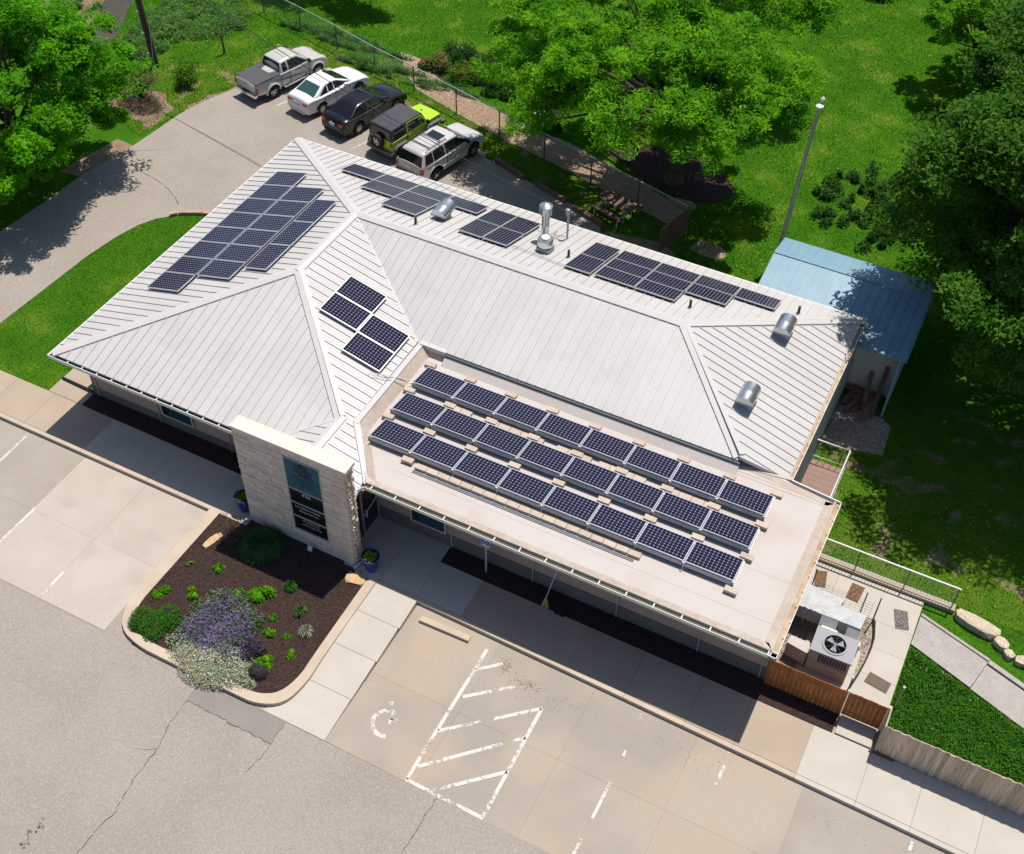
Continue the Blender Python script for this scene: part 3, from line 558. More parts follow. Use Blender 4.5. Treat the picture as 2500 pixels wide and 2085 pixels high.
# dark grey strip standing in for the shaded gap below the main eave
mb = MB(); mb.b2((12.6, 6.20, 3.24), (23.5, 6.26, 3.5)); mb.build('eave_gap_shade', 'flare', roof)
mb = MB(); mb.prism([(12.6, 5.9), (23.5, 5.9), (23.5, 6.2), (12.6, 6.2)], 3.2, lambda x, y: 3.235 + max(0, y - 5.9) * .6); mb.build('membrane_upstand', 'membrane', flat)
mb = MB(); mb.prism([(23.5, 6.30), (25.2, 6.54), (25.2, 6.66), (23.3, 6.62), (23.3, 6.3)], 3.1, 3.26); mb.build('roof_apron', 'membrane', roof)
# gutters
def gutter(a, b, inward, m_in, name='gutter', z=3.09, wd=.13, n_br=None, lw=.022):
    a, b = Vector(a), Vector(b); d = (b - a); Ln = d.length; d.normalize(); n = Vector(inward)
    def bar(o0, o1, z0, z1): mb = MB(); q = [a + n * o0, b + n * o0, b + n * o1, a + n * o1]; mb.prism([(p.x, p.y) for p in q], z0, z1); return mb
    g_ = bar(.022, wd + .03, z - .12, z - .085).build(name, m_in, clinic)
    bar(0, lw, z - .13, z).build('gutter_lip', 'white', g_)
    bar(wd, wd + .04, z - .12, z - .03).build('fascia', 'trim', g_)
    k = n_br or int(Ln / .75); mb = None
    if m_in != 'trough':
        for i in range(k + 1):
            p = a + d * (Ln * (i + .3) / (k + .6)); mb = MB(); mb.box((p.x + n.x * .03, p.y + n.y * .03, z - .01), (.06, .035, .03)); mb.build('gutter_bracket', 'white', g_)
        return g_
    for i in range(k + 1):
        p = a + d * (Ln * (i + .3) / (k + .6)); hb_ = .02 if m_in == 'trough' else .012; q = [p - d * hb_, p + d * hb_, p + d * hb_ + n * wd, p - d * hb_ + n * wd]; mb = MB(); mb.prism([(c.x, c.y) for c in q], z - .05, z - .01); mb.build('gutter_bracket', 'white' if m_in == 'trough' else 'membrane2', g_)
    return g_
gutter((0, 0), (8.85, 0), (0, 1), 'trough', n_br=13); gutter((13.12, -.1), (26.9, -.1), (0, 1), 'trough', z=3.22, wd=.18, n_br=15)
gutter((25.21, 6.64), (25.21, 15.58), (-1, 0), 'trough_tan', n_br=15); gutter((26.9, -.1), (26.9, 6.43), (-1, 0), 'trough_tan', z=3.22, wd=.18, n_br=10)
gutter((13.0, -.35), (13.12, -.1), (-1, .2), 'trough', z=3.18, n_br=1)
mb = MB(); mb.b2((-.02, .0, 3.0), (.03, 15.58, 3.1)); mb.b2((0, 15.55, 3.0), (25.2, 15.6, 3.1)); mb.prism([(25.15, 6.62), (26.9, 6.43), (26.9, 6.39), (25.15, 6.57)], 3.02, 3.22); mb.build('eave_trim', 'white', clinic)
# soffit and walls
mb = MB(); mb.prism([(.02, .12), (8.9, .12), (8.9, 1.4), (.02, 1.4)], 2.93, 2.96); mb.b2((13.1, .06, 3.0), (26.7, 1.3, 3.03)); mb.b2((13.0, -.1, 2.97), (13.15, 1.3, 3.0)); mb.build('soffit', 'trim', clinic)
mb = MB(); mb.b2((.02, 1.4, -.2), (9.3, 1.7, 3.0)); mb.b2((.02, 1.4, -.2), (.3, 15.4, 3.0)); mb.b2((.3, 15.1, -.2), (25.1, 15.4, 3.0)); mb.b2((12.7, 1.3, -.2), (26.6, 1.6, 3.05)); mb.b2((26.3, 1.6, -.2), (26.6, 6.3, 3.05)); mb.b2((25.1, 6.0, -.2), (26.3, 6.3, 3.05)); mb.build('wall', 'wall_tan', clinic)
mb = MB(); mb.b2((24.85, 6.3, -.2), (25.15, 15.4, 3.0)); wr = mb.build('side_wall', 'siding', clinic)
for k in range(30): mb = MB(); y = 6.45 + k * .3; mb.b2((25.15, y, -.15), (25.165, y + .02, 2.95)); mb.build('siding_batten', 'siding', wr)
mb = MB(); mb.b2((-.01, 1.37, -.2), (9.2, 1.4, .36)); mb.b2((-.01, 1.4, -.2), (.02, 15.4, .36)); mb.b2((12.74, 1.27, -.2), (26.62, 1.3, .57)); mb.b2((26.6, 1.3, -.2), (26.63, 6.3, .57)); mb.build('wall_base', 'wall_dark', clinic)
for x, y in ((15.55, 1.25), (18.59, 1.25), (21.6, 1.25), (24.4, 1.25), (26.45, 1.25), (3.2, 1.36), (6.4, 1.36), (.3, 1.36)):
    mb = MB(); mb.b2((x - .012, y - .02, 0), (x + .012, y + .02, 2.9)); mb.build('wall_joint', 'trim', clinic)
def window(x0, x1, y, z0, z1):
    f = MB()
    for p, q in (((x0, y - .04, z0), (x1, y, z0 + .07)), ((x0, y - .04, z1 - .07), (x1, y, z1)), ((x0, y - .04, z0 + .07), (x0 + .06, y, z1 - .07)), ((x1 - .06, y - .04, z0 + .07), (x1, y, z1 - .07))): f.b2(p, q)
    fr = f.build('window', 'trim', clinic); gl = MB(); gl.b2((x0 + .06, y - .02, z0 + .07), (x1 - .06, y - .005, z1 - .07)); gl.build('pane', 'glass', fr)
    bl = MB()
    for k in range(5): bl.b2((x0 + .3, y - .026, z0 + .15 + k * .12), (x1 - .1, y - .022, z0 + .19 + k * .12))
    bl.build('blind_slat', 'glass_blue', fr)
window(3.36, 4.8, 1.37, .46, 1.9); window(13.97, 15.34, 1.27, .57, 1.9)
# entrance vestibule with glass door facing right
mb = MB(); mb.b2((9.3, -.44, 0), (9.4, 1.4, 2.98)); mb.b2((9.3, -.44, 2.9), (12.6, 1.4, 2.98)); mb.b2((12.62, 1.28, 0), (12.7, 1.6, 2.98)); mb.build('vestibule_wall', 'wall_dark', clinic)
d = MB()
for p, q in (((12.62, .28, 0), (12.7, .34, 2.6)), ((12.62, 1.22, 0), (12.7, 1.28, 2.6)), ((12.62, .34, 2.1), (12.7, 1.22, 2.17)), ((12.62, .34, 0), (12.7, 1.22, .12)), ((12.62, -.44, 0), (12.7, .28, .08)), ((12.62, .34, 2.54), (12.7, 1.22, 2.6))): d.b2(p, q)
dr = d.build('entrance_door', 'door_metal', clinic)
mb = MB(); mb.b2((12.64, .34, .12), (12.66, 1.22, 2.54)); mb.b2((12.64, -.44, .08), (12.66, .28, 2.9)); mb.build('door_glass', 'glass', dr)
mb = MB(); mb.tube([(12.7, .44, .9), (12.78, .44, .92), (12.78, .44, 1.2), (12.7, .44, 1.22)], .02, 6); mb.tube([(12.7, .36, 1.0), (12.72, 1.2, 1.25)], .02, 6); mb.build('door_handle', 'white', dr)

# ------------------------------------------------------------ stone sign wall
sw = thing('stone_entrance_wall', 'tall pale limestone wall with cap stones and tenant sign panels beside the entrance', 'wall', (0, 0, 0))
mb = MB(); mb.b2((8.88, -.88, -.2), (13.04, -.47, 4.6)); mb.build('core', 'mortar', sw)
sx0, sx1, sz0, sz1 = 10.78, 12.10, .70, 4.26
def block(x0, x1, z0, z1, y=-.905, dep=.05, m_='stone'):
    g_ = .006; pr = rnd.uniform(.0, .022); j = lambda: rnd.uniform(-.004, .004); y0 = y - pr
    v = [(x0 + g_ + j(), y0, z0 + g_ + j()), (x1 - g_ + j(), y0, z0 + g_ + j()), (x1 - g_ + j(), y0, z1 - g_ + j()), (x0 + g_ + j(), y0, z1 - g_ + j())]
    c = ((x0 + x1) / 2 + rnd.uniform(-.05, .05), y0 - rnd.uniform(0, .012), (z0 + z1) / 2)
    b = [(p[0], y + dep, p[2]) for p in v]
    mb = MB(); mb.add(v + b + [c], [(0, 1, 8), (1, 2, 8), (2, 3, 8), (3, 0, 8), (0, 1, 5, 4), (1, 2, 6, 5), (2, 3, 7, 6), (3, 0, 4, 7)]); return mb.build('stone_block', m_, sw)
z = -.1; hs = [.30, .17, .24, .2, .3, .16, .26, .21, .3, .18, .26, .2, .28, .17, .24, .2, .28, .2, .26, .22, .2, .2]
row = 0
while z < 4.58:
    h = min(hs[row % len(hs)], 4.6 - z); h = 4.6 - z if 4.6 - z - h < .1 else h; row += 1
    segs = [(8.86, 13.06)] if z + h <= sz0 + .05 or z >= sz1 - .05 else [(8.86, sx0 - .03), (sx1 + .03, 13.06)]
    for a, b in segs:
        x = a
        while x < b - .01:
            wx = rnd.uniform(.28, .72) if h > .18 else rnd.uniform(.22, .6)
            if b - x - wx < .2: wx = b - x
            if h > .24 and rnd.random() < .35: hh = h * rnd.uniform(.4, .6); block(x, x + wx, z, z + hh); block(x, x + wx, z + hh, z + h)
            else: block(x, x + wx, z, z + h)
            x += wx
    z += h
for face, x in ((1, 13.06), (-1, 8.86)):            # rough ends, both sides
    z = -.1
    while z < 4.58:
        h = min(rnd.uniform(.14, .3), 4.6 - z); y = -.9
        while y < -.46:
            wy = rnd.uniform(.15, .3); wy = -.45 - y if -.45 - y - wy < .1 else wy; mb = MB()
            N = 4; v = []; F = []
            for i in range(N + 1):
                for k in range(N + 1):
                    e = i in (0, N) or k in (0, N)
                    v.append((x + face * (.0 if e else rnd.uniform(.01, .11)), y + .005 + (wy - .01) * i / N, z + .005 + (h - .01) * k / N))
            for i in range(N):
                for k in range(N): a = i * (N + 1) + k; F.append((a, a + 1, a + N + 2, a + N + 1))
            mb.add(v, F); mb.build('rough_stone', 'stone_rough' if face == 1 else 'stone', sw); y += wy
        z += h
for a, b in ((8.83, 10.98), (10.985, 13.16)): mb = MB(); mb.b2((a, -.95, 4.6), (b, -.42, 4.73)); mb.build('cap_stone', 'capstone', sw)
# sign panels in a frame, set into the wall
fr = MB()
for p, q in (((sx0 - .03, -.93, sz0 - .06), (sx1 + .03, -.86, sz0)), ((sx0 - .03, -.93, sz1), (sx1 + .03, -.86, sz1 + .03)), ((sx0 - .03, -.93, sz0), (sx0, -.86, sz1)), ((sx1, -.93, sz0), (sx1 + .03, -.86, sz1))): fr.b2(p, q)
for zz_ in (1.40, 2.10, 2.80): fr.b2((sx0, -.925, zz_ - .018), (sx1, -.87, zz_ + .018))
sf = fr.build('sign_frame', 'trim', sw)
mb = MB(); mb.b2((sx0 - .1, -.955, sz0 - .16), (sx1 + .12, -.87, sz0 - .06)); mb.build('stone_sill', 'capstone', sw)
for z0_, z1_, m_ in ((2.818, sz1, 'glass_blue'), (2.118, 2.782, 'sign_black'), (1.418, 2.082, 'sign_black'), (sz0, 1.382, 'sign_black')):
    mb = MB(); mb.b2((sx0, -.895, z0_), (sx1, -.88, z1_)); mb.build('sign_panel', m_, sf)
def text(body, x, z, size, m_, parent, y=-.899, al='CENTER', sx=1., rot=(R(90), 0, 0)):
    cu = bpy.data.curves.new('t', 'FONT'); cu.body = body; cu.size = size; cu.align_x = al; cu.align_y = 'CENTER'; cu.extrude = .001; cu.resolution_u = 2
    o = bpy.data.objects.new('t', cu); C.objects.link(o); dg = bpy.context.evaluated_depsgraph_get(); me = bpy.data.meshes.new_from_object(o.evaluated_get(dg))
    C.objects.unlink(o); bpy.data.objects.remove(o); me.materials.append(M[m_]); q = bpy.data.objects.new('lettering', me); C.objects.link(q); q.parent = parent; q.location = (x, y, z); q.rotation_euler = rot; q.scale = (sx, 1, 1); return q
xc = (sx0 + sx1) / 2
text('935', xc, 2.60, .2, 'sign_text', sf, sx=1.15)
text('Commitment to Quality ...', xc, 1.90, .125, 'sign_text', sf, sx=.80); text('Because We Care', xc, 1.72, .125, 'sign_text', sf, sx=.82)
text('John S. Bradley, D.V.M.', xc + .03, 1.25, .095, 'sign_text', sf, sx=.78); text('Veterinary Medicine and Surgery', xc + .05, 1.14, .055, 'sign_text', sf, sx=.8); text('Jennifer E. Houghton, D.V.M.', xc + .03, 1.02, .085, 'sign_text', sf, sx=.78)
text('BRADLEY', xc, 3.42, .2, 'sign_dark', sf, sx=1.0); text('ANIMAL', xc, 3.26, .18, 'sign_dark', sf, sx=1.05); text('HOSPITAL', xc + .02, 3.10, .17, 'sign_dark', sf, sx=1.0)
lg = MB()
for p, q in (((xc - .34, 3.66), (xc - .1, 4.02)), ((xc + .1, 3.52), (xc + .34, 3.92))): lg.b2((p[0], -.899, p[1]), (q[0], -.896, q[1]))
lg.build('logo_wing', 'sign_navy', sf)
lg = MB(); lg.lathe([(0.001, -.900), (.19, -.900), (.19, -.897)], (xc, 0, 3.98), 16, 'Y'); lg.b2((xc - .16, -.9005, 3.56), (xc + .16, -.897, 3.9)); lg.build('logo_figure', 'sign_dark', sf)
lg = MB(); lg.b2((xc - .11, -.9035, 3.80), (xc + .11, -.901, 3.87)); lg.b2((xc - .035, -.9035, 3.73), (xc + .035, -.901, 3.94)); lg.build('logo_cross', 'glass_blue', sf)

# ------------------------------------------------------------ solar panels
def make_panel():
    t = thing('solar_panel', 'x', 'solar panel')
    PL, PW = 1.559, 1.03
    f = MB()
    for p, q in (((-PL / 2, -PW / 2, 0), (PL / 2, -PW / 2 + .03, .046)), ((-PL / 2, PW / 2 - .03, 0), (PL / 2, PW / 2, .046)), ((-PL / 2, -PW / 2 + .03, 0), (-PL / 2 + .03, PW / 2 - .03, .046)), ((PL / 2 - .03, -PW / 2 + .03, 0), (PL / 2, PW / 2 - .03, .046))): f.b2(p, q)
    f.build('frame', 'alu', t)
    me = bpy.data.meshes.new('cell_sheet'); a, b = PL / 2 - .03, PW / 2 - .03
    me.from_pydata([(-a, -b, .04), (a, -b, .04), (a, b, .04), (-a, b, .04), (-a, -b, .03), (a, -b, .03), (a, b, .03), (-a, b, .03)], [], [(0, 1, 2, 3), (7, 6, 5, 4), (0, 4, 5, 1), (1, 5, 6, 2), (2, 6, 7, 3), (3, 7, 4, 0)])
    uv = me.uv_layers.new(name='UVMap'); co = [(.0, .0), (1., .0), (1., 1.), (0., 1.)]
    for i in range(4): uv.data[i].uv = (co[i][0] * 1.0, co[i][1])
    me.materials.append(M['cells']); o = bpy.data.objects.new('cell_sheet', me); C.objects.link(o); o.parent = t
    r = MB(); r.b2((-PL / 2 + .1, -.35, -.05), (PL / 2 - .1, -.31, 0)); r.b2((-PL / 2 + .1, .31, -.05), (PL / 2 - .1, .35, 0))
    for x in (-.5, .5):
        for y in (-.33, .33): r.b2((x - .02, y - .02, -.1), (x + .02, y + .02, -.05))
    r.build('mounting_rail', 'galv_box', t); return t
proto = [make_panel()]; used = [False]
def put_panel(loc, mtx, label, group):
    o = proto[0] if not used[0] else copy_tree(proto[0]); used[0] = True
    m4 = mtx.to_4x4(); m4.translation = Vector(loc); o.matrix_world = m4; o['label'] = label; o['group'] = group; return o
def roof_panel(pn, x, y, long_axis, label, group, off=.10):
    z = PLN[pn]; gx, gy = z(1, 0) - z(0, 0), z(0, 1) - z(0, 0); n = Vector((-gx, -gy, 1)).normalized()
    u = Vector((1, 0, gx)).normalized() if long_axis == 'x' else Vector((0, 1, gy)).normalized(); u = (u - n * u.dot(n)).normalized(); v = n.cross(u)
    mt = Matrix((u, v, n)).transposed(); return put_panel(Vector((x, y, z(x, y))) + n * off, mt, label, group)
ORDX = 'first second third fourth fifth sixth seventh eighth ninth tenth eleventh twelfth thirteenth fourteenth fifteenth sixteenth seventeenth eighteenth nineteenth twentieth'.split()
ORD = ['first', 'second', 'third', 'fourth', 'fifth', 'sixth', 'seventh', 'eighth']
for k in range(8): roof_panel('left', 1.93, 4.19 + 1.049 * (k + .5), 'x', 'left slope solar panel, %s from the near end, column by the driveway eave' % ORD[k], 'solar panels on the left roof slope')
for k in range(6): roof_panel('left', 3.50, 5.24 + 1.049 * (k + .5), 'x', 'left slope solar panel, %s from the near end of the middle column' % ORD[k], 'solar panels on the left roof slope')
for k in range(3): roof_panel('left', 4.88, 6.05 + 1.578 * (k + .5) - .05, 'y', 'lengthwise turned solar panel near the ridge, %s from the near end' % ORD[k], 'solar panels on the left roof slope')
for x, y, s_ in ((8.85, 6.77, 'upper right'), (8.85, 5.74, 'upper left'), (10.39, 5.73, 'lower right'), (10.39, 4.70, 'lower left')): roof_panel('wing', x, y, 'x', '%s solar panel of the four on the inner wing slope' % s_, 'four solar panels on the inner wing slope')
for k in range(4): roof_panel('back', 4.44 + 1.582 * k, 13.93, 'x', 'solar panel in the top row behind the left ridge, %s from the left' % ORD[k], 'solar panels behind the ridge at left')
for k in range(2): roof_panel('back', 6.02 + 1.582 * k, 12.94, 'x', 'solar panel in the middle row beside the silver hood, %s from the left' % ORD[k], 'solar panels behind the ridge at left')
roof_panel('back', 7.6, 11.95, 'x', 'single solar panel of the lowest row in front of the silver hood behind the ridge', 'solar panels behind the ridge at left')
for x, y, s_ in ((10.75, 13.66, 'far left'), (11.80, 13.66, 'far right'), (10.75, 12.15, 'near left'), (11.80, 12.15, 'near right')): roof_panel('back', x, y, 'y', 'solar panel just left of the tall flue, %s one of its block of four' % s_, 'four solar panels left of the tall flue')
for y, s_ in ((13.62, 'farther'), (12.11, 'nearer')): roof_panel('back', 15.22, y, 'y', '%s upright solar panel right of the short dark vent pipe' % s_, 'solar panels behind the ridge at right')
for x, n_, cn in ((16.64, 3, 'left'), (18.22, 3, 'second'), (19.80, 2, 'third'), (21.38, 1, 'last')):
    for k in range(n_): roof_panel('back', x, 13.93 - .99 * k + (.06 if x > 19 else 0), 'x', 'back slope solar panel, %s column of the right block, %s from the eave' % (cn, ORD[k]), 'solar panels behind the ridge at right')
tl = .147
for r_, (y, rn) in enumerate(((1.656, 'front'), (3.063, 'middle'), (4.475, 'back'))):
    for k in range(8):
        mt = Matrix.Rotation(-tl, 3, 'X'); x = 12.304 + 1.581 * (k + .5) - .011; c_ = Vector((x, y, 3.51)) + mt @ Vector((0, .515, 0))
        put_panel(c_, mt, 'tilted flat roof solar panel, %s row, %s from the left' % (rn, ORD[k]), 'tilted solar panels on the flat roof')
# wind deflectors and rails behind each flat roof row; ballast pavers
for y, rn in ((1.656, 'front'), (3.063, 'middle'), (4.475, 'back')):
    t = thing('panel_rack', 'low aluminium rack with a rear deflector strip carrying the %s row of flat roof panels' % rn, 'rack', (12.3, y, 3.24), 0, 'racks under the flat roof panels')
    for k in range(8): mb = MB(); x = 1.581 * k; mb.add([(x + .03, -.02, .275), (x + 1.53, -.02, .275), (x + 1.53, -.055, .15), (x + .03, -.055, .15)], [(0, 1, 2, 3)]); mb.build('deflector', 'galv_box', t)
    for k in range(9):
        mb = MB(); x = 1.581 * k - .01; mb.b2((x - .025, -.16, .0), (x + .025, 1.2, .04)); mb.b2((x - .02, -.03, .04), (x + .02, .01, .28)); mb.b2((x - .04, -.05, .27), (x + .04, -.01, .31)); mb.build('support', 'white', t)
pv = MB(); pv.box((0, 0, .05), (.40, .20, .10)); pvo = pv.build('ballast_paver', 'paver'); tag(pvo, 'x', 'paver', 'concrete ballast pavers on the flat roof'); pused = [False]
def paver(x, y, lab, z=3.245, rz=0.):
    o = pvo if not pused[0] else pvo.copy()
    if pused[0]: C.objects.link(o)
    pused[0] = True; o.location = (x, y, z); o.rotation_euler = (0, 0, rz + rnd.uniform(-.03, .03)); o['label'] = lab
jn = ['left end', 'first joint', 'second joint', 'third joint', 'fourth joint', 'fifth joint', 'sixth joint', 'seventh joint', 'right end']
for k in range(9):
    x = 12.3 + 1.581 * k
    paver(x + .0, 5.72, 'concrete paver behind the back solar row at its %s' % jn[k])
    paver(x, 4.26, 'concrete paver between back and middle solar rows at the %s' % jn[k], 3.29)
    paver(x, 2.86, 'concrete paver between middle and front solar rows at the %s' % jn[k], 3.29)
    if k in (0, 1, 8): paver(x - (.1 if k == 0 else 0), 1.46, 'concrete paver in front of the front solar row at its %s' % jn[k], 3.29)
for k in range(19): paver(14.32 + .415 * k + .1, 1.40, 'paver in the long line before the front solar row, %s from its left end' % ORDX[k], 3.245)
for a, n_, s_ in ((14.1, 2, 'left'), (15.55, 5, 'centre left'), (18.1, 3, 'centre'), (19.6, 4, 'centre right'), (22.0, 4, 'right')):
    for k in range(n_): paver(a + .415 * k, 4.24, 'paver in the %s run between back and middle solar rows, %s from left' % (s_, ORD[k]), 3.245)
mb = MB(); mb.tube([(14.2, 1.22, 3.26), (21.95, 1.22, 3.26)], .014, 6); mb.tube([(14.2, 1.16, 3.26), (21.95, 1.16, 3.26)], .014, 6); tag(mb.build('conduit', 'galv_box'), 'pair of thin grey conduits running before the front solar row', 'conduit')
mb = MB(); mb.tube([(10.9, 4.0, 3.78), (11.55, 4.3, 3.62), (11.9, 4.6, 3.4), (12.4, 4.85, 3.3)], .014, 6); mb.tube([(10.9, 3.9, 3.78), (11.55, 4.15, 3.62), (11.95, 4.4, 3.4), (12.35, 4.7, 3.3)], .014, 6); tag(mb.build('roof_cable', 'white'), 'white cable from the inner wing panels down to the flat roof', 'cable')
mb = MB(); mb.tube([(12.35, 11.75, 4.42), (14.7, 11.45, 4.5)], .01, 5); mb.tube([(12.35, 11.85, 4.39), (14.7, 11.6, 4.46)], .01, 5); tag(mb.build('roof_cable', 'galv_box'), 'thin conduit along the back slope between the panel blocks by the drum fan', 'cable')

# ------------------------------------------------------------ roof vents
def hood(x, y, pn, label):
    z0 = PLN[pn](x, y); t = thing('vent_hood', label, 'roof vent', (x, y, z0), 0, 'barrel topped silver roof vents')
    b = MB(); b.b2((-.22, -.25, -.25), (.24, .2, .34)); b.build('base', 'galv_box', t)
    v = []; F = []; n = 12; ylist = (-.42, -.05, .0, .05, .46)
    for y_ in ylist:
        for k in range(n + 1): a = math.pi * k / n; r_ = .31 + (.012 if y_ == .0 else 0); v.append((math.cos(a) * r_, y_, .34 + math.sin(a) * r_ * .85))
    for i in range(len(ylist) - 1):
        for k in range(n): a = i * (n + 1) + k; F.append((a, a + 1, a + n + 2, a + n + 1))
    hb = MB(); hb.add(v, F + [tuple(range(n + 1)), tuple((len(ylist) - 1) * (n + 1) + k for k in range(n + 1))[::-1]]); hb.build('barrel_hood', 'galv', t, True, 50)
    s = MB(); s.b2((-.315, -.43, .31), (.315, .47, .345)); s.build('rim', 'galv_box', t)
    s = MB(); s.b2((-.26, -.30, .22), (.28, .24, .31)); s.build('opening', 'black', t)
hood(9.1, 12.35, 'back', 'silver barrel topped vent hood beside the left panels behind the ridge'); hood(22.83, 12.45, 'right', 'silver barrel topped vent hood nearer the far right corner of the roof'); hood(22.83, 8.55, 'right', 'silver barrel topped vent hood lower on the right hip slope')
z0 = PLN['back'](13.5, 12.35); t = thing('exhaust_fan', 'squat drum shaped exhaust fan on a square metal curb', 'exhaust fan', (13.48, 12.35, z0))
b = MB(); b.b2((-.26, -.26, -.2), (.26, .26, .26)); b.build('curb_box', 'galv_box', t); b = MB(); b.lathe([(.22, .26), (.3, .32), (.3, .56), (.27, .6), (.2, .6)], (0, 0, 0), 22); b.build('drum', 'bright', t, True); b = MB(); b.lathe([(.19, .58), (.17, .66), (.1, .69), (.001, .70)], (0, 0, 0), 20); b.build('dome', 'white', t, True)
z0 = PLN['back'](13.02, 13.3); t = thing('flue_pipe', 'tall galvanised flue pipe with a wide round cap', 'flue', (13.02, 13.3, z0))
b = MB(); b.lathe([(.145, -.1), (.145, .7), (.15, .72), (.145, .74), (.145, 1.45)], (0, 0, 0), 18); b.build('pipe', 'galv', t, True); b = MB(); b.lathe([(.25, 1.28), (.255, 1.62), (.1, 1.72), (.001, 1.74)], (0, 0, 0), 22); b.build('flue_cap', 'galv', t, True, 30); b = MB(); b.lathe([(.24, -.02), (.16, .1)], (0, 0, 0), 14); b.build('collar', 'galv_box', t)
z0 = PLN['back'](13.6, 14.1); t = thing('service_mast', 'thin grey electric service mast with a hooked weatherhead at the back eave', 'mast', (13.6, 14.1, z0))
b = MB(); b.tube([(0, 0, -.1), (0, 0, 1.2), (-.02, .02, 1.3), (-.1, .05, 1.32), (-.16, .07, 1.22)], .045, 8); b.build('mast_pipe', 'galv_box', t, True); b = MB(); b.lathe([(.06, 1.1), (.09, 1.2), (.07, 1.36), (.001, 1.4)], (-.03, .02, 0), 10); b.build('weatherhead', 'galv_box', t, True)
b = MB(); b.tube([(-.1, .05, .05), (-.35, -.1, .12), (-.3, -.3, .2), (-.55, -.1, .1), (-.5, .2, .05)], .012, 5); b.build('loose_cable', 'cable', t)
for x, y, pn, lb in ((8.71, 10.95, 'back', 'short dark vent pipe below the single panel near the left ridge'), (14.4, 12.47, 'back', 'short dark vent pipe right of the drum shaped exhaust fan'), (19.56, 11.61, 'back', 'short dark vent pipe near the right end of the main ridge'), (22.92, 14.1, 'back', 'short dark vent pipe near the far right roof corner')):
    z0 = PLN[pn](x, y); t = thing('vent_pipe', lb, 'vent pipe', (x, y, z0), 0, 'short dark vent pipes on the back slope'); b = MB(); b.lathe([(.05, -.05), (.05, .34)], (0, 0, 0), 10); b.build('pipe', 'darkpipe', t, True); b = MB(); b.lathe([(.11, -.03), (.06, .06)], (0, 0, 0), 10); b.build('boot', 'galv_box', t, True)

# ------------------------------------------------------------ cars
def signed_area(p): return sum(p[i][0] * p[(i + 1) % len(p)][1] - p[(i + 1) % len(p)][0] * p[i][1] for i in range(len(p))) / 2
def shell(outline, hw, ins=.05, crown=.0, zc=.6, T=(-1, -.975, -.9, -.7, -.35, 0, .35, .7, .9, .975, 1)):
    """loft a side outline across the width. hw(x,z): half width"""
    o = outline if signed_area(outline) > 0 else outline[::-1]; n = len(o); N = []
    for i in range(n):
        a, b = Vector(o[i - 1]), Vector(o[(i + 1) % n]); d = (b - a); N.append(Vector((-d.y, d.x)).normalized() if d.length > 1e-6 else Vector((0, 0)))
    mb = MB(); v = []
    for t in T:
        e = ins * max(0, (abs(t) - .85) / .15) ** 2.2
        for i, p in enumerate(o):
            q = Vector(p) + N[i] * e; zz_ = q.y + (crown * (1 - t * t) if p[1] > zc else 0); v.append((q.x, t * hw(q.x, q.y), zz_))
    F = []
    for k in range(len(T) - 1):
        for i in range(n): a = k * n + i; b = k * n + (i + 1) % n; F.append((a, b, b + n, a + n))
    mb.add(v, F); mb.add(v[:n], [tuple(range(n))]); mb.add(v[-n:], [tuple(range(n))[::-1]])
    return mb
def arch(xc_, r, zb, n=9): return [(xc_ + r * math.cos(a), zb + r * math.sin(a)) for a in [math.pi * k / n for k in range(n + 1)]]   # from front to rear
def wheel(parent, x, y, r, w_, side, spokes=5, m_rim='rim', name='wheel', z=None):
    z = r if z is None else z
    t = MB(); s = side
    t.lathe([(r * .60, y - w_ / 2), (r * .93, y - w_ / 2), (r, y - w_ * .35), (r, y + w_ * .35), (r * .93, y + w_ / 2), (r * .60, y + w_ / 2)], (x, 0, z), 24, 'Y', False); wo = t.build(name, 'rubber', parent, True, 50)
    t = MB(); yo = y + s * w_ * .42
    t.lathe([(r * .66, y - s * w_ * .3), (r * .66, yo), (r * .58, yo - s * .01), (r * .56, yo - s * .05)] , (x, 0, z), 24, 'Y', False)
    for k in range(spokes):
        a = 2 * math.pi * k / spokes + .3; d = Vector((math.cos(a), 0, math.sin(a))); pp = Vector((x, yo - s * .012, z)); n_ = Vector((-math.sin(a), 0, math.cos(a)))
        wd = r * .11; v = [pp + d * r * .1 + n_ * wd, pp + d * r * .1 - n_ * wd, pp + d * r * .6 - n_ * wd * .8, pp + d * r * .6 + n_ * wd * .8]; v2 = [q - Vector((0, s * .03, 0)) for q in v]
        t.add(v + v2, [(0, 1, 2, 3), (4, 5, 6, 7), (0, 1, 5, 4), (1, 2, 6, 5), (2, 3, 7, 6), (3, 0, 4, 7)])
    t.lathe([(r * .14, yo - s * .04), (r * .14, yo + s * .004), (.001, yo + s * .01)], (x, 0, z), 10, 'Y'); t.build('rim', m_rim, wo)
    t = MB(); t.lathe([(.001, yo - s * .06), (r * .58, yo - s * .06)], (x, 0, z), 20, 'Y'); t.build('brake_well', 'black', wo)
def sidepanel(poly, hw, off=.012, th=.01):
    mbs = []
    for s in (1, -1):
        mb = MB(); n = len(poly); v = [(x, s * (hw(x, z) + off), z) for x, z in poly] + [(x, s * (hw(x, z) + off - th - .01), z) for x, z in poly]
        mb.add(v, [tuple(range(n)), tuple(range(n, 2 * n))[::-1]] + [(i, (i + 1) % n, n + (i + 1) % n, n + i) for i in range(n)]); mbs.append(mb)
    return mbs
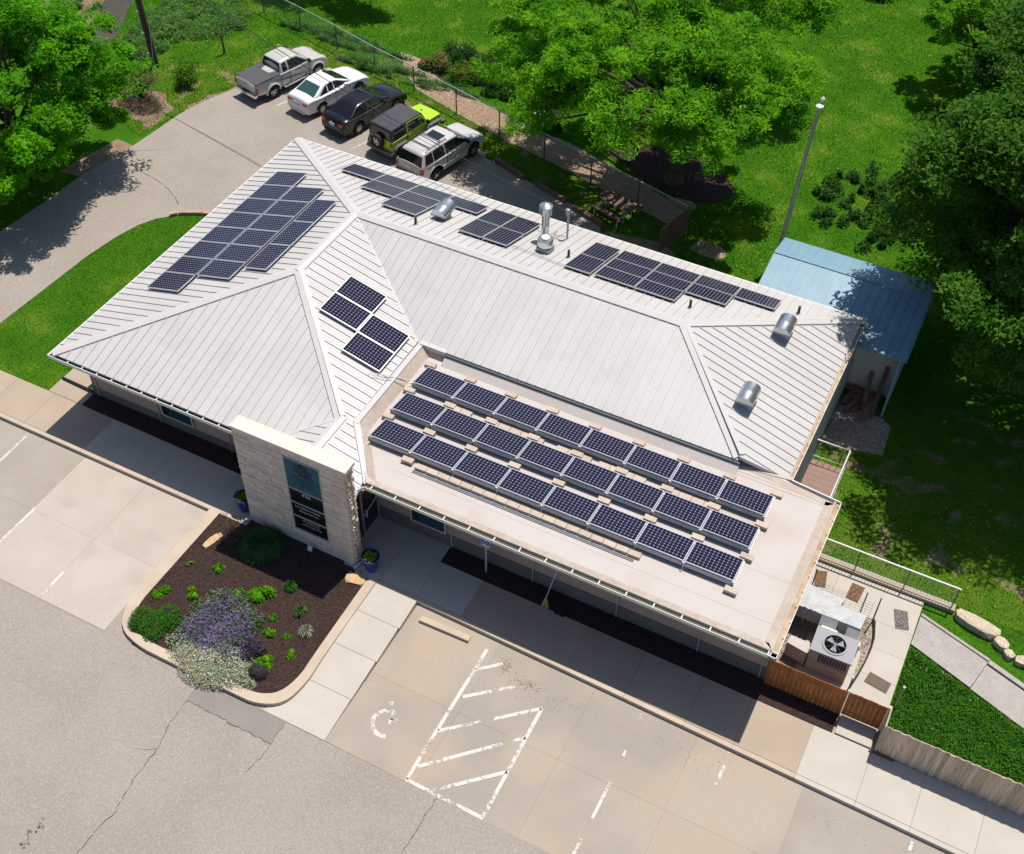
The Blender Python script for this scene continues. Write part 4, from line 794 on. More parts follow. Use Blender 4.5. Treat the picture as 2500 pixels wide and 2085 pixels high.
def strip(a, b, hwa, hwb, off=.012, crown=0., nseg=6, a2=None):
    """glass strip spanning the width between outline points a and b (x,z)"""
    d = Vector((b[0] - a[0], b[1] - a[1])); n = Vector((-d.y, d.x)).normalized(); n = n if n.y > 0 else -n; mb = MB(); v = []
    for p, h in ((a, hwa), (b, hwb)):
        for k in range(nseg + 1):
            t = -1 + 2 * k / nseg; q = Vector(p) + n * (off + crown * (1 - t * t) * .5); v.append((q.x, t * h, q.y + crown * (1 - t * t) * .4))
    mb.add(v, [(k, k + 1, k + 2 + nseg, k + 1 + nseg) for k in range(nseg)]); return mb
def carbase(name, label, loc, head, Lc, Wc, wb, ro, r, scale, cat='car'):
    """loc: ground point under the rear right wheel; local frame: x forward, origin mid car"""
    fx = Vector((math.sin(R(head)), math.cos(R(head)))); lf = Vector((-fx.y, fx.x)); c_ = Vector(loc) + (fx * (Lc / 2 - ro) + lf * (Wc / 2 - .02)) * scale
    t = thing(name, label, cat, (c_.x, c_.y, -.146), math.atan2(fx.y, fx.x)); t.scale = (scale,) * 3; return t
def wheels(t, Lc, Wc, wb, ro, r, w_=.22, sp=5):
    for x in (-Lc / 2 + ro, -Lc / 2 + ro + wb):
        for s in (1, -1): wheel(t, x, s * (Wc / 2 - w_ / 2 - .01), r, w_, s, sp)
def mkhw(Wc, Lc, a=.10, p=3.5, tz=None, zb=.9, k=.35, bot=.06):
    def f(x, z):
        h = Wc / 2 * (1 - a * min(1, abs(x) / (Lc / 2)) ** p)
        if z < .45: h -= bot * (.45 - z)
        if z > zb: h -= k * (z - zb)
        return h
    return f
def body_outline(Lc, ro, wb, r, ra, rear, top, front, zb=.26):
    xr_ = -Lc / 2 + ro; xf = xr_ + wb; o = []
    o += rear + top + front
    o += [(xf + ra, zb)] + arch(xf, ra, r * .98)[0:] + [(xf - ra, zb)] + [(xr_ + ra, zb)] + arch(xr_, ra, r * .98) + [(xr_ - ra, zb)]
    return o

def sedan(name, label, loc, head, Lc, Wc, H, wb, ro, r, scale, pm, glassrear, gm, fastback=False):
    t = carbase(name, label, loc, head, Lc, Wc, wb, ro, r, scale); h2 = Lc / 2
    zb_, zt = .93, H; hw = mkhw(Wc, Lc, .13, 3.2)
    rear = [(-h2 + .12, .28), (-h2 + .02, .38), (-h2, .55), (-h2 + .04, .72), (-h2 + .10, .95), (-h2 + .16, 1.02)]
    top = [(-h2 + .45, 1.05), (-h2 + .9, 1.02), (0, .98), (h2 - 1.45, .99), (h2 - 1.0, .93), (h2 - .5, .83), (h2 - .2, .72)]
    front = [(h2 - .05, .58), (h2, .45), (h2 - .04, .30), (h2 - .14, .25)]
    ol = body_outline(Lc, ro, wb, r, r + .055, rear, top, front); shell(ol, hw, .07, .05, .7).build('body', pm, t, True, 45)
    xa = -h2 + (.50 if not fastback else .42); xb = h2 - 1.32
    hg = lambda x, z: (Wc / 2 - .07) - .40 * max(0, z - zb_) - .05 * min(1, abs(x) / h2) ** 2
    g = [(xa, .98), (xa + .35, 1.16), (xa + .78, zt - .09), (xa + 1.0, zt - .02), (xa + 1.35, zt), (xb - 1.25, zt - .01), (xb - .95, zt - .06), (xb - .45, 1.2), (xb, .96)]
    shell(g, hg, .05, .03, 1.2).build('cabin', pm, t, True, 40)
    sd = [(xa + .48, 1.03), (xa + .98, zt - .10), (xa + 1.3, zt - .07), (xb - 1.2, zt - .07), (xb - .95, zt - .12), (xb - .28, 1.05)]
    for mb in sidepanel(sd, hg, .008): mb.build('side_window', 'car_glass', t)
    for xp in (xa + 1.02, (xa + xb) / 2 + .08):
        for mb in sidepanel([(xp, 1.02), (xp + .02, zt - .06), (xp + .07, zt - .06), (xp + .07, 1.02)], hg, .013): mb.build('window_pillar', pm if xp < 0 else 'black', t)
    strip((xa + .07, 1.02), (xa + .76, zt - .10), Wc / 2 - .22, Wc / 2 - .36, .014, .02).build('rear_window', glassrear, t)
    strip((xb - .06, 1.0), (xb - .92, zt - .07), Wc / 2 - .17, Wc / 2 - .34, .014, .02).build('windscreen', 'car_glass', t)
    wheels(t, Lc, Wc, wb, ro, r, .21, 10 if pm == 'white_car_paint' else 8)
    for s in (1, -1):
        mb = MB(); mb.box((-h2 + .085, s * (Wc / 2 - .32), .84), (.10, .28, .12)); mb.box((-h2 + .17, s * (Wc / 2 - .19), .84), (.14, .1, .11)); mb.build('tail_light', 'tail_red', t)
        mb = MB(); mb.box((h2 - .26, s * (Wc / 2 - .36), .66), (.22, .22, .10)); mb.build('headlight', 'lamp_clear', t)
        mb = MB(); mb.box((xb - .55, s * (Wc / 2 + .05), 1.05), (.14, .18, .12)); mb.build('wing_mirror', pm, t)
        for xd in (xa + 1.05, (xa + xb) / 2 + .2): mb = MB(); mb.box((xd, s * (hw(xd, .86) + .008), .87), (.18, .03, .03)); mb.build('door_handle', 'chrome' if pm == 'white_car_paint' else pm, t)
        for xd in ((xa + xb) / 2 + .1, xb - .25, xa + .72): mb = MB(); mb.b2((xd - .006, s * (hw(xd, .7) - .01), .36), (xd + .006, s * (hw(xd, .7) + .004), .95)); mb.build('door_gap', 'black', t)
    mb = MB(); mb.box((-h2 + .03, 0, .76), (.03, .36, .16)); mb.build('licence_plate', 'plate', t)
    mb = MB(); mb.box((-h2 + .035, 0, .9), (.02, .10, .08)); mb.build('badge', 'chrome', t)
    mb = MB(); mb.box((-h2 + .02, 0, .36), (.06, Wc * .62, .1)); mb.build('rear_valance', 'black' if pm != 'white_car_paint' else 'white', t)
    mb = MB(); mb.b2((-h2 + .4, -Wc / 2 + .1, .14), (h2 - .3, Wc / 2 - .1, .3)); mb.build('underbody', 'black', t)
    return t
# white saloon, black saloon
sedan('white_saloon_car', 'white four door saloon parked between the silver pickup and the black car', (-3.12, 21.85), 13, 4.54, 1.76, 1.465, 2.60, 1.0, .315, .95, 'white_car_paint', 'teal_glass', 'car_glass')
sedan('black_saloon_car', 'black four door saloon parked between the white car and the lime green off roader', (-.62, 21.22), 12, 4.92, 1.84, 1.47, 2.79, 1.10, .335, .93, 'black_paint', 'black_paint', 'car_glass', True)

# pickup
def pickup():
    Lc, Wc, wb, ro, r, H = 5.15, 1.80, 3.10, 1.15, .375, 1.72
    t = carbase('silver_pickup_truck', 'silver extended cab pickup with dark bed cover at the far left of the row', (-6.08, 21.95), 15, Lc, Wc, wb, ro, r, .93, 'pickup truck'); h2 = Lc / 2
    hw = mkhw(Wc, Lc, .09, 5, bot=.05); ra = r + .08
    rear = [(-h2 + .08, .5), (-h2 + .05, .6), (-h2 + .05, 1.08), (-h2 + .07, 1.14)]
    top = [(-h2 + .12, 1.15), (-h2 + 1.0, 1.15), (-h2 + 1.85, 1.16), (.4, 1.13), (h2 - 1.5, 1.15), (h2 - 1.0, 1.11), (h2 - .5, 1.02), (h2 - .22, .9)]
    front = [(h2 - .08, .75), (h2 - .02, .58), (h2 - .05, .42), (h2 - .2, .36)]
    shell(body_outline(Lc, ro, wb, r, ra, rear, top, front, .42), hw, .05, .03, 1.0).build('body', 'silver_paint', t, True, 45)
    xa = -h2 + 1.80; xb = xa + 2.02
    hg = lambda x, z: (Wc / 2 - .09) - .30 * max(0, z - 1.14)
    g = [(xa, 1.12), (xa + .04, 1.35), (xa + .13, H - .07), (xa + .28, H - .01), (xa + .8, H), (xb - .85, H - .01), (xb - .66, H - .07), (xb - .3, 1.42), (xb + .06, 1.12)]
    shell(g, hg, .05, .03, 1.3).build('cabin', 'silver_paint', t, True, 40)
    for p in ([(xa + .16, 1.20), (xa + .20, H - .13), (xa + .48, H - .11), (xa + .50, 1.20)], [(xa + .60, 1.18), (xa + .60, H - .11), (xb - .78, H - .12), (xb - .18, 1.2)]):
        for mb in sidepanel(p, hg, .009): mb.build('side_window', 'car_glass', t)
    strip((xa + .01, 1.18), (xa + .12, H - .11), Wc / 2 - .20, Wc / 2 - .28, .014).build('rear_window', 'car_glass', t)
    strip((xb + .0, 1.18), (xb - .62, H - .09), Wc / 2 - .17, Wc / 2 - .30, .014, .02).build('windscreen', 'car_glass', t)
    mb = MB(); mb.b2((-h2 + .10, -Wc / 2 + .07, 1.15), (xa - .42, Wc / 2 - .07, 1.195)); mb.build('bed_cover', 'tonneau', t)
    mb = MB(); mb.b2((xa - .40, -Wc / 2 + .07, 1.15), (xa - .03, Wc / 2 - .07, 1.18)); mb.build('cover_housing', 'tonneau', t)
    mb = MB(); mb.b2((-h2 + .03, -Wc / 2 + .14, .62), (-h2 + .06, Wc / 2 - .14, 1.1)); tg = mb.build('tailgate', 'silver_paint', t); mb = MB(); mb.b2((-h2 + .02, -.1, .96), (-h2 + .04, .1, 1.02)); mb.build('tailgate_handle', 'black', tg)
    mb = MB(); mb.b2((-h2 - .12, -Wc / 2 + .04, .48), (-h2 + .06, Wc / 2 - .04, .62)); mb.build('rear_bumper', 'chrome', t); mb = MB(); mb.b2((-h2 - .11, -.3, .615), (-h2 + .03, .3, .63)); mb.build('bumper_step', 'black', t); mb = MB(); mb.b2((-h2 - .13, -.17, .46), (-h2 - .122, .17, .6)); mb.build('licence_plate', 'plate', t)
    for s in (1, -1):
        mb = MB(); mb.b2((-h2 + .03, s * (Wc / 2 - .13), .72), (-h2 + .12, s * (Wc / 2 + .003), 1.02)); mb.build('tail_light', 'tail_red', t)
        mb = MB(); mb.box((h2 - .16, s * (Wc / 2 - .36), .76), (.16, .26, .13)); mb.build('headlight', 'lamp_clear', t)
        mb = MB(); mb.box((xb - .15, s * (Wc / 2 + .07), 1.25), (.14, .2, .15)); mb.build('wing_mirror', 'black', t)
        mb = MB(); mb.tube([(-.75, s * (Wc / 2 + .06), .40), (.95, s * (Wc / 2 + .06), .40)], .045, 8); mb.build('side_step', 'chrome', t, True)
        for xd in (xa + .55, xa - .015, xb - .1): mb = MB(); mb.b2((xd - .007, s * (Wc / 2 - .02), .5), (xd + .007, s * (Wc / 2 + .004), 1.13)); mb.build('door_gap', 'black', t)
        mb = MB(); mb.box((xa + .75, s * (Wc / 2 + .01), 1.02), (.16, .03, .04)); mb.build('door_handle', 'silver_paint', t)
        for xw in (-h2 + ro, -h2 + ro + wb):
            mb = MB(); v = []; F = []; n = 12
            for k in range(n + 1):
                a = math.pi * k / n; v += [(xw + (ra - .015) * math.cos(a), s * (Wc / 2 - .04), r + (ra - .015) * math.sin(a)), (xw + (ra - .015) * math.cos(a), s * (Wc / 2 + .05), r + (ra - .015) * math.sin(a)), (xw + (ra + .08) * math.cos(a), s * (Wc / 2 - .01), r + (ra + .08) * math.sin(a))]
            for k in range(n):
                i = k * 3; F += [(i, i + 1, i + 4, i + 3), (i + 1, i + 2, i + 5, i + 4)]
            mb.add(v, F); mb.build('wheel_arch_flare', 'silver_paint', t, True)
    wheels(t, Lc, Wc + .04, wb, ro, r, .25, 6)
    mb = MB(); mb.b2((-h2 + .3, -Wc / 2 + .2, .3), (h2 - .3, Wc / 2 - .2, .5)); mb.build('underbody', 'black', t)
pickup()

def suv():
    Lc, Wc, wb, ro, r, H = 4.74, 1.87, 2.78, 1.02, .37, 1.72
    t = carbase('silver_suv', 'silver suv with sunroof and roof rails at the right end of the row', (4.55, 19.62), 12, Lc, Wc, wb, ro, r, .94, 'suv'); h2 = Lc / 2
    hw = mkhw(Wc, Lc, .10, 4, bot=.08); ra = r + .07; pm = 'silver_paint2'
    rear = [(-h2 + .1, .36), (-h2, .42), (-h2 - .01, .66), (-h2 + .05, .70), (-h2 + .07, 1.0), (-h2 + .10, 1.10)]
    top = [(-h2 + .2, 1.12), (-1, 1.12), (.5, 1.10), (h2 - 1.35, 1.10), (h2 - .9, 1.06), (h2 - .35, .97), (h2 - .12, .88)]
    front = [(h2 - .04, .7), (h2, .5), (h2 - .05, .36), (h2 - .15, .33)]
    shell(body_outline(Lc, ro, wb, r, ra, rear, top, front, .34), hw, .06, .05, .9).build('body', pm, t, True, 45)
    xa = -h2 + .08; xb = h2 - 1.15
    hg = lambda x, z: (Wc / 2 - .08) - .30 * max(0, z - 1.08) - .04 * min(1, abs(x) / h2) ** 3
    g = [(xa, 1.06), (xa + .08, 1.2), (xa + .26, H - .10), (xa + .36, H - .02), (xa + .8, H), (xb - 1.1, H - .01), (xb - .8, H - .06), (xb - .4, 1.38), (xb + .08, 1.08)]
    shell(g, hg, .05, .03, 1.3).build('cabin', pm, t, True, 40)
    for p in ([(xa + .28, 1.16), (xa + .42, H - .14), (xa + .86, H - .11), (xa + .86, 1.16)], [(xa + .94, 1.15), (xa + .94, H - .11), (xa + 1.66, H - .10), (xa + 1.70, 1.15)], [(xa + 1.80, 1.15), (xa + 1.78, H - .10), (xb - .92, H - .12), (xb - .16, 1.16)]):
        for mb in sidepanel(p, hg, .009): mb.build('side_window', 'car_glass', t)
    strip((xa + .03, 1.08), (xa + .25, H - .13), Wc / 2 - .15, Wc / 2 - .27, .014).build('rear_window', 'car_glass', t)
    strip((xb + .0, 1.14), (xb - .78, H - .08), Wc / 2 - .16, Wc / 2 - .30, .014, .02).build('windscreen', 'car_glass', t)
    mb = MB(); mb.b2((xa + 1.72, -.40, H + .028), (xa + 2.2, .40, H + .042)); mb.build('sunroof', 'car_glass', t)
    for s in (1, -1):
        mb = MB(); mb.tube([(xa + .5, s * .60, H + .0), (xa + .6, s * .60, H + .07), (xa + 1.95, s * .60, H + .07), (xa + 2.05, s * .60, H)], .02, 6); mb.build('roof_rail', 'black', t)
        mb = MB(); mb.b2((-h2 + .04, s * (Wc / 2 - .20), .80), (-h2 + .20, s * (Wc / 2 - .075), 1.04)); mb.build('tail_light', 'tail_red', t)
        mb = MB(); mb.box((h2 - .14, s * (Wc / 2 - .42), .74), (.16, .26, .13)); mb.build('headlight', 'lamp_clear', t)
        mb = MB(); mb.box((xb - .3, s * (Wc / 2 + .06), 1.2), (.13, .2, .16)); mb.build('wing_mirror', 'black', t)
        for xd in (xa + 1.05, xa + 1.95): mb = MB(); mb.box((xd, s * (hw(xd, .95) + .012), .97), (.2, .03, .045)); mb.build('door_handle', 'chrome', t)
        for xd in (xa + .9, xa + 1.75, xb - .12): mb = MB(); mb.b2((xd - .006, s * (hw(xd, .7) - .02), .45), (xd + .006, s * (hw(xd, .7) + .004), 1.1)); mb.build('door_gap', 'black', t)
        mb = MB(); mb.b2((-.9, s * (Wc / 2 - .02), .62), (.95, s * (Wc / 2 + .018), .66)); mb.build('side_moulding', pm, t)
    for x in (xa + .85, xa + 1.62): mb = MB(); mb.b2((x - .025, -.62, H + .07), (x + .025, .62, H + .095)); mb.build('roof_bar', 'black', t)
    for k in range(6): mb = MB(); y = -.42 + k * .168; mb.b2((xa + .5, y - .012, H + .018), (xa + 1.6, y + .012, H + .035)); mb.build('roof_strip', pm, t)
    mb = MB(); mb.b2((-h2 - .05, -Wc / 2 + .12, .56), (-h2 + .05, Wc / 2 - .12, .68)); mb.build('rear_bumper', 'flare', t)
    mb = MB(); mb.b2((-h2 + .02, -.18, .8), (-h2 + .045, .18, .95)); mb.build('licence_plate', 'capstone', t)
    wheels(t, Lc, Wc, wb, ro, r, .24, 5)
    mb = MB(); mb.b2((-h2 + .3, -Wc / 2 + .15, .2), (h2 - .3, Wc / 2 - .15, .4)); mb.build('underbody', 'black', t)
suv()

def offroader():
    Lc, Wc, wb, ro, r, H = 3.9, 1.60, 2.42, .62, .40, 1.82
    t = carbase('lime_off_roader', 'lime green off roader with dark hard top and spare wheel on its tail', (2.28, 20.42), 11.5, Lc, 1.88, wb, ro, r, .94, 'off-road car'); h2 = Lc / 2; pm = 'lime_paint'
    hw = lambda x, z: Wc / 2 - (.10 * max(0, (x - .7) / 1.2)); ra = r + .09
    rear = [(-h2 + .06, .5), (-h2 + .04, .6), (-h2 + .04, 1.12)]; top = [(-h2 + .1, 1.16), (.35, 1.16), (.62, 1.17), (h2 - .45, 1.10), (h2 - .2, 1.06)]; front = [(h2 - .17, .9), (h2 - .17, .55), (h2 - .25, .5)]
    shell(body_outline(Lc, ro, wb, r, ra, rear, top, front, .48), hw, .03, .035, 1.05).build('body', pm, t, True, 35)
    xa = -h2 + .05; xb = .42; hg = lambda x, z: (Wc / 2 - .01) - .14 * max(0, z - 1.14)
    g = [(xa, 1.14), (xa + .05, H - .06), (xa + .12, H - .01), (xa + 1.2, H + .0), (xb - .16, H - .02), (xb - .08, H - .06), (xb + .26, 1.15)]
    shell(g, hg, .035, .015, 1.3).build('hard_top', 'soft_top', t, True, 35)
    for p in ([(xa + .18, 1.24), (xa + .2, H - .12), (xa + 1.02, H - .12), (xa + 1.02, 1.24)],):
        for mb in sidepanel(p, hg, .01): mb.build('side_window', 'car_glass', t)
    for mb in sidepanel([(xa + 1.1, 1.14), (xa + 1.1, H - .1), (xb - .12, H - .12), (xb + .24, 1.14)], hg, .008): mb.build('door_frame', pm, t)
    for mb in sidepanel([(xa + 1.19, 1.22), (xa + 1.19, H - .17), (xb - .14, H - .18), (xb + .1, 1.22)], hg, .017): mb.build('side_window', 'car_glass', t)
    strip((xa + .01, 1.24), (xa + .05, H - .16), Wc / 2 - .16, Wc / 2 - .2, .03).build('rear_window', 'car_glass', t)
    strip((xb + .24, 1.18), (xb - .08, H - .08), Wc / 2 - .05, Wc / 2 - .1, .016).build('windscreen_frame', pm, t); strip((xb + .22, 1.24), (xb - .04, H - .14), Wc / 2 - .13, Wc / 2 - .18, .026).build('windscreen', 'car_glass', t)
    for x in (-h2 + ro, -h2 + ro + wb):
        for s in (1, -1):
            wheel(t, x, s * (Wc / 2 + .05), r, .26, s, 5)
            mb = MB(); v = []; F = []; pr = [(-.60, .50), (-.50, .78), (-.34, .90), (.34, .90), (.50, .78), (.60, .50)] if x < 0 else [(-.62, .45), (-.50, .80), (-.34, .94), (.40, .94), (.56, .86)]
            for px_, pz in pr:
                for dy, dz in ((-.02, 0), (.155, -.01), (.165, -.06), (-.02, -.06)): v.append((x + px_, s * (Wc / 2 + dy), pz + dz))
            for i in range(len(pr) - 1):
                for k in range(4): a = i * 4 + k; b = i * 4 + (k + 1) % 4; F.append((a, b, b + 4, a + 4))
            mb.add(v, F + [(0, 1, 2, 3), tuple(len(v) - 4 + k for k in range(4))]); mb.build('fender_flare', 'flare', t)
    wl = MB()
    y = .12; r2 = .385; wl.lathe([(r2 * .6, -h2 - .21), (r2 * .93, -h2 - .21), (r2, -h2 - .16), (r2, -h2 - .02), (r2 * .93, -h2 + .03), (.1, -h2 + .03)], (0, y, .98), 24, 'X', False); sw_ = wl.build('spare_wheel', 'rubber', t, True, 50)
    rm = MB(); rm.lathe([(r2 * .62, -h2 - .10), (r2 * .62, -h2 - .17), (.001, -h2 - .13)], (0, y, .98), 20, 'X'); rm.build('rim', 'rim', sw_, True)
    for k in range(5): a = 2 * math.pi * k / 5; mb = MB(); mb.box((-h2 - .155, y + .15 * math.cos(a), .98 + .15 * math.sin(a)), (.02, .07, .07)); mb.build('rim_hole', 'black', sw_)
    for s in (1, -1):
        mb = MB(); mb.b2((-h2 + .0, s * (Wc / 2 - .15), .84), (-h2 + .06, s * (Wc / 2 - .03), 1.04)); mb.build('tail_light', 'tail_red', t)
        mb = MB(); mb.lathe([(.001, h2 - .16), (.11, h2 - .16), (.11, h2 - .19)], (0, s * .45, .86), 14, 'X'); mb.build('headlight', 'lamp_clear', t)
        mb = MB(); mb.box((xb + .2, s * (Wc / 2 + .1), 1.22), (.10, .16, .17)); mb.build('wing_mirror', 'black', t)
        mb = MB(); mb.box((xa + 1.25, s * (Wc / 2 + .012), 1.03), (.12, .03, .04)); mb.build('door_handle', pm, t)
        for xd in (xa + 1.1, xb + .25): mb = MB(); mb.b2((xd - .006, s * (Wc / 2 - .02), .55), (xd + .006, s * (Wc / 2 + .004), 1.15)); mb.build('door_gap', 'black', t)
    mb = MB(); mb.b2((-h2 - .12, -Wc / 2 - .05, .42), (-h2 + .06, Wc / 2 + .05, .60)); mb.build('rear_bumper', 'flare', t)
    mb = MB(); mb.b2((h2 - .15, -Wc / 2 - .02, .46), (h2 + .06, Wc / 2 + .02, .62)); mb.build('front_bumper', 'flare', t)
    for k in range(9): mb = MB(); mb.box((xa + (.10 if k < 5 else .95), -.5 + (k % 5) * .25, H + .012), (.03, .03, .02)); mb.build('roof_bolt', 'chrome', t)
    for x in (.85, 1.25): mb = MB(); mb.box((x, .1, 1.20), (.05, .1, .02)); mb.build('bonnet_vent', 'black', t)
    mb = MB(); mb.b2((-h2 + .3, -Wc / 2 + .1, .35), (h2 - .3, Wc / 2 - .1, .55)); mb.build('underbody', 'black', t)
offroader()

# ------------------------------------------------------------ poles and wires
t = thing('utility_pole', 'dark wooden utility pole with a pale conduit rising from the grass at upper left', 'utility pole', (-13.18, 21.57, -.17))
b = MB(); b.tube([(0, 0, -.1), (-.25, -.25, 8.4)], .17, 12, .12); b.build('pole', 'pole_wood', t, True)
b = MB(); b.tube([(-.24, -.02, 0), (-.45, -.25, 8.3)], .035, 6); b.build('conduit', 'galv_box', t)
for k in range(6): b = MB(); z = .7 + 1.15 * k; b.box((-.25 - .024 * z, -.04 - .027 * z, z), (.16, .05, .04)); b.build('conduit_bracket', 'white', t)
b = MB(); b.b2((-1.4, -.35, 7.7), (.9, -.15, 7.82)); b.build('crossarm', 'pole_wood', t)
def wire(a, b, sag, r, label, name='overhead_wire'):
    mb = MB(); a, b = Vector(a), Vector(b); mb.tube([a.lerp(b, i / 24) - Vector((0, 0, sag * 4 * (i / 24) * (1 - i / 24))) for i in range(25)], r, 5); tag(mb.build(name, 'cable', None, True), label, 'wire')
wire((13.48, 14.15, 4.82), (-13.4, 21.35, 6.45), .72, .02, 'thick black service wire from the pole to the roof mast over the parked cars')
wire((13.50, 14.17, 4.85), (-13.4, 21.35, 6.75), 1.15, .009, 'thin lower service wire beside the thick one over the parked cars')
wire((-13.3, 21.4, 6.9), (-30, 34, 7.2), .8, .01, 'overhead wire leaving the utility pole towards the upper left')
b = MB(); b.tube([(-13.0, 21.5, 2.2), (-12.3, 20.4, -.17)], .008, 5); tag(b.build('guy_wire', 'galv_box'), 'thin guy wire slanting from the utility pole to the grass', 'wire')
t = thing('lamp_pole', 'slender weathered pole with a small white lamp on top behind the blue roofed shed', 'lamp pole', (20.33, 21.2, -.17))
b = MB(); b.tube([(0, 0, -.1), (.16, 1.05, 7.0)], .10, 10, .07); b.build('pole', 'pole_grey', t, True)
b = MB(); b.tube([(.05, -.13, .1), (.16, .92, 6.3)], .02, 5); b.build('cable', 'white', t); b = MB(); b.tube([(.16, 1.05, 6.95), (.20, 1.25, 7.3)], .03, 6); b.lathe([(.03, 0), (.15, .05), (.16, .1), (.03, .18)], (.17, 1.1, 7.1), 12); b.lathe([(.08, 0), (.09, .1), (.02, .18)], (.2, 1.25, 7.35), 10); b.build('lamp_head', 'white', t, True)

# ------------------------------------------------------------ chain link fence
FP = [(-14.6, 29.7), (-11.7, 29.0), (-8.79, 28.28), (-5.98, 27.51), (-3.08, 26.61), (-.34, 25.91), (2.54, 25.11), (5.32, 24.36), (8.1, 23.62), (10.83, 22.92), (13.46, 22.25), (16.1, 21.5)]
cf = thing('chain_link_fence', 'galvanised chain link fence with dark posts running behind the parked cars', 'fence', (0, 0, 0))
for i, p in enumerate(FP): b = MB(); b.tube([(p[0], p[1], -.2), (p[0], p[1], 1.22)], .033, 8); b.build('post', 'fence_post', cf)
for a, c in zip(FP[:-1], FP[1:]):
    b = MB(); b.tube([(*a, 1.19), (*c, 1.19)], .026, 6); b.build('top_rail', 'wire', cf)
    b = MB(); A, B = Vector((*a, 0)), Vector((*c, 0)); d = (B - A); Ln = d.length; d.normalize(); step = .075; H_ = 1.32; n_ = int(Ln / step)
    off = Vector((-d.y, d.x, 0)) * .0
    for s in (1, -1):
        for k in range(-int(H_ / step), n_ + 1):
            x0 = k * step; x1 = x0 + H_; z0_, z1_ = -.15, 1.17
            if x0 < 0: z0_ += -x0; x0 = 0
            if x1 > Ln: z1_ -= (x1 - Ln); x1 = Ln
            if x1 - x0 < .05: continue
            p, q = A + d * x0, A + d * x1
            if s < 0: p, q = A + d * (Ln - x0), A + d * (Ln - x1)
            w_ = .0032; b.add([(p.x, p.y, z0_ - w_), (p.x, p.y, z0_ + w_), (q.x, q.y, z1_ + w_), (q.x, q.y, z1_ - w_)], [(0, 1, 2, 3)])
    o = b.build('wire_mesh', 'wire', cf); o['kind'] = 'stuff'
# short timber side fence by the gate, shade put into its dark timber colour
t = thing('board_fence', 'short board fence coloured dark for shade behind the back corner of the clinic', 'fence', (0, 0, 0))
for k in range(19): b = MB(); u = k / 18; b.box((15.62 + .5 * u, 19.5 + 2.0 * u, .55), (.02, .10, 1.2), -.24); b.build('picket', 'timber', t)
# timbers and wheel stops at the back of the lot
for i, (a, c, lb) in enumerate((((5.05, 22.55), (5.6, 22.32), 'short pale concrete stop just ahead of the silver suv'), ((6.25, 22.28), (8.0, 21.68), 'long weathered timber kerb first in line past the suv'), ((8.7, 21.5), (10.5, 20.98), 'long weathered timber kerb in the middle of the shaded lot edge'), ((11.0, 20.7), (12.7, 20.1), 'long weathered timber kerb nearest the picnic table'))):
    A, B = Vector(a), Vector(c); b = MB(); mt = Matrix.Rotation(math.atan2((B - A).y, (B - A).x), 3, 'Z'); b.box((*((A + B) / 2), -.05), ((B - A).length, .2, .2), mtx=mt); tag(b.build('parking_kerb', 'timber' if i else 'curb'), lb, 'kerb', 'kerbs along the back edge of the lot')
b = MB(); mt = Matrix.Rotation(.0, 3, 'Z'); b.prism([(16.03, -1.80), (17.82, -1.76), (17.80, -1.56), (16.03, -1.6)], -.146, -.03); tag(b.build('wheel_stop', 'curb'), 'concrete wheel stop at the head of the marked accessible bay', 'wheel stop')
# picnic table
t = thing('picnic_table', 'dark picnic table with metal legs standing in the tree shade behind the clinic', 'picnic table', (12.85, 21.25, -.17), math.atan2(-.55, 1.75)); t.scale = (.95,) * 3
for k in range(5): b = MB(); b.box((0, -.3 + .15 * k, .73), (1.9, .14, .04)); b.build('table_board', 'timber', t)
for s in (1, -1):
    for k in range(2): b = MB(); b.box((0, s * (.62 + .14 * k), .44), (1.9, .13, .04)); b.build('bench_board', 'timber', t)
    b = MB(); b.tube([(s * .7, -.8, .0), (s * .7, -.72, .42), (s * .7, .72, .42), (s * .7, .8, 0)], .025, 6); b.tube([(s * .7, -.28, .0), (s * .7, -.25, .7), (s * .7, .25, .7), (s * .7, .28, 0)], .025, 6); b.build('leg', 'steel', t)
# blocks edging the side lawn
for k, (x, y, a) in enumerate(((-4.42, 11.78, .85), (-4.12, 12.02, .6), (-3.82, 12.2, .5), (-3.50, 12.36, .42), (-3.16, 12.50, .35), (-2.80, 12.62, .3), (-2.45, 12.71, .2), (-2.1, 12.77, .15))):
    b = MB(); b.box((0, 0, .04), (.33, .19, .22)); o = b.build('edging_block', 'block_tan'); o.location = (x, y, -.1); o.rotation_euler = (0, 0, a); tag(o, 'tan edging block at the top of the side lawn, %s from the driveway end' % ORD[k], 'block', 'edging blocks along the side lawn')

# ------------------------------------------------------------ shed
sh = thing('shed', 'long shed with faded blue metal roof and cream metal siding behind the clinic', 'shed', (0, 0, 0))
A_, B_, C_, D_ = (21.05, 19.3), (27.0, 19.3), (27.0, 14.75), (20.9, 14.75); yrdg = 17.9
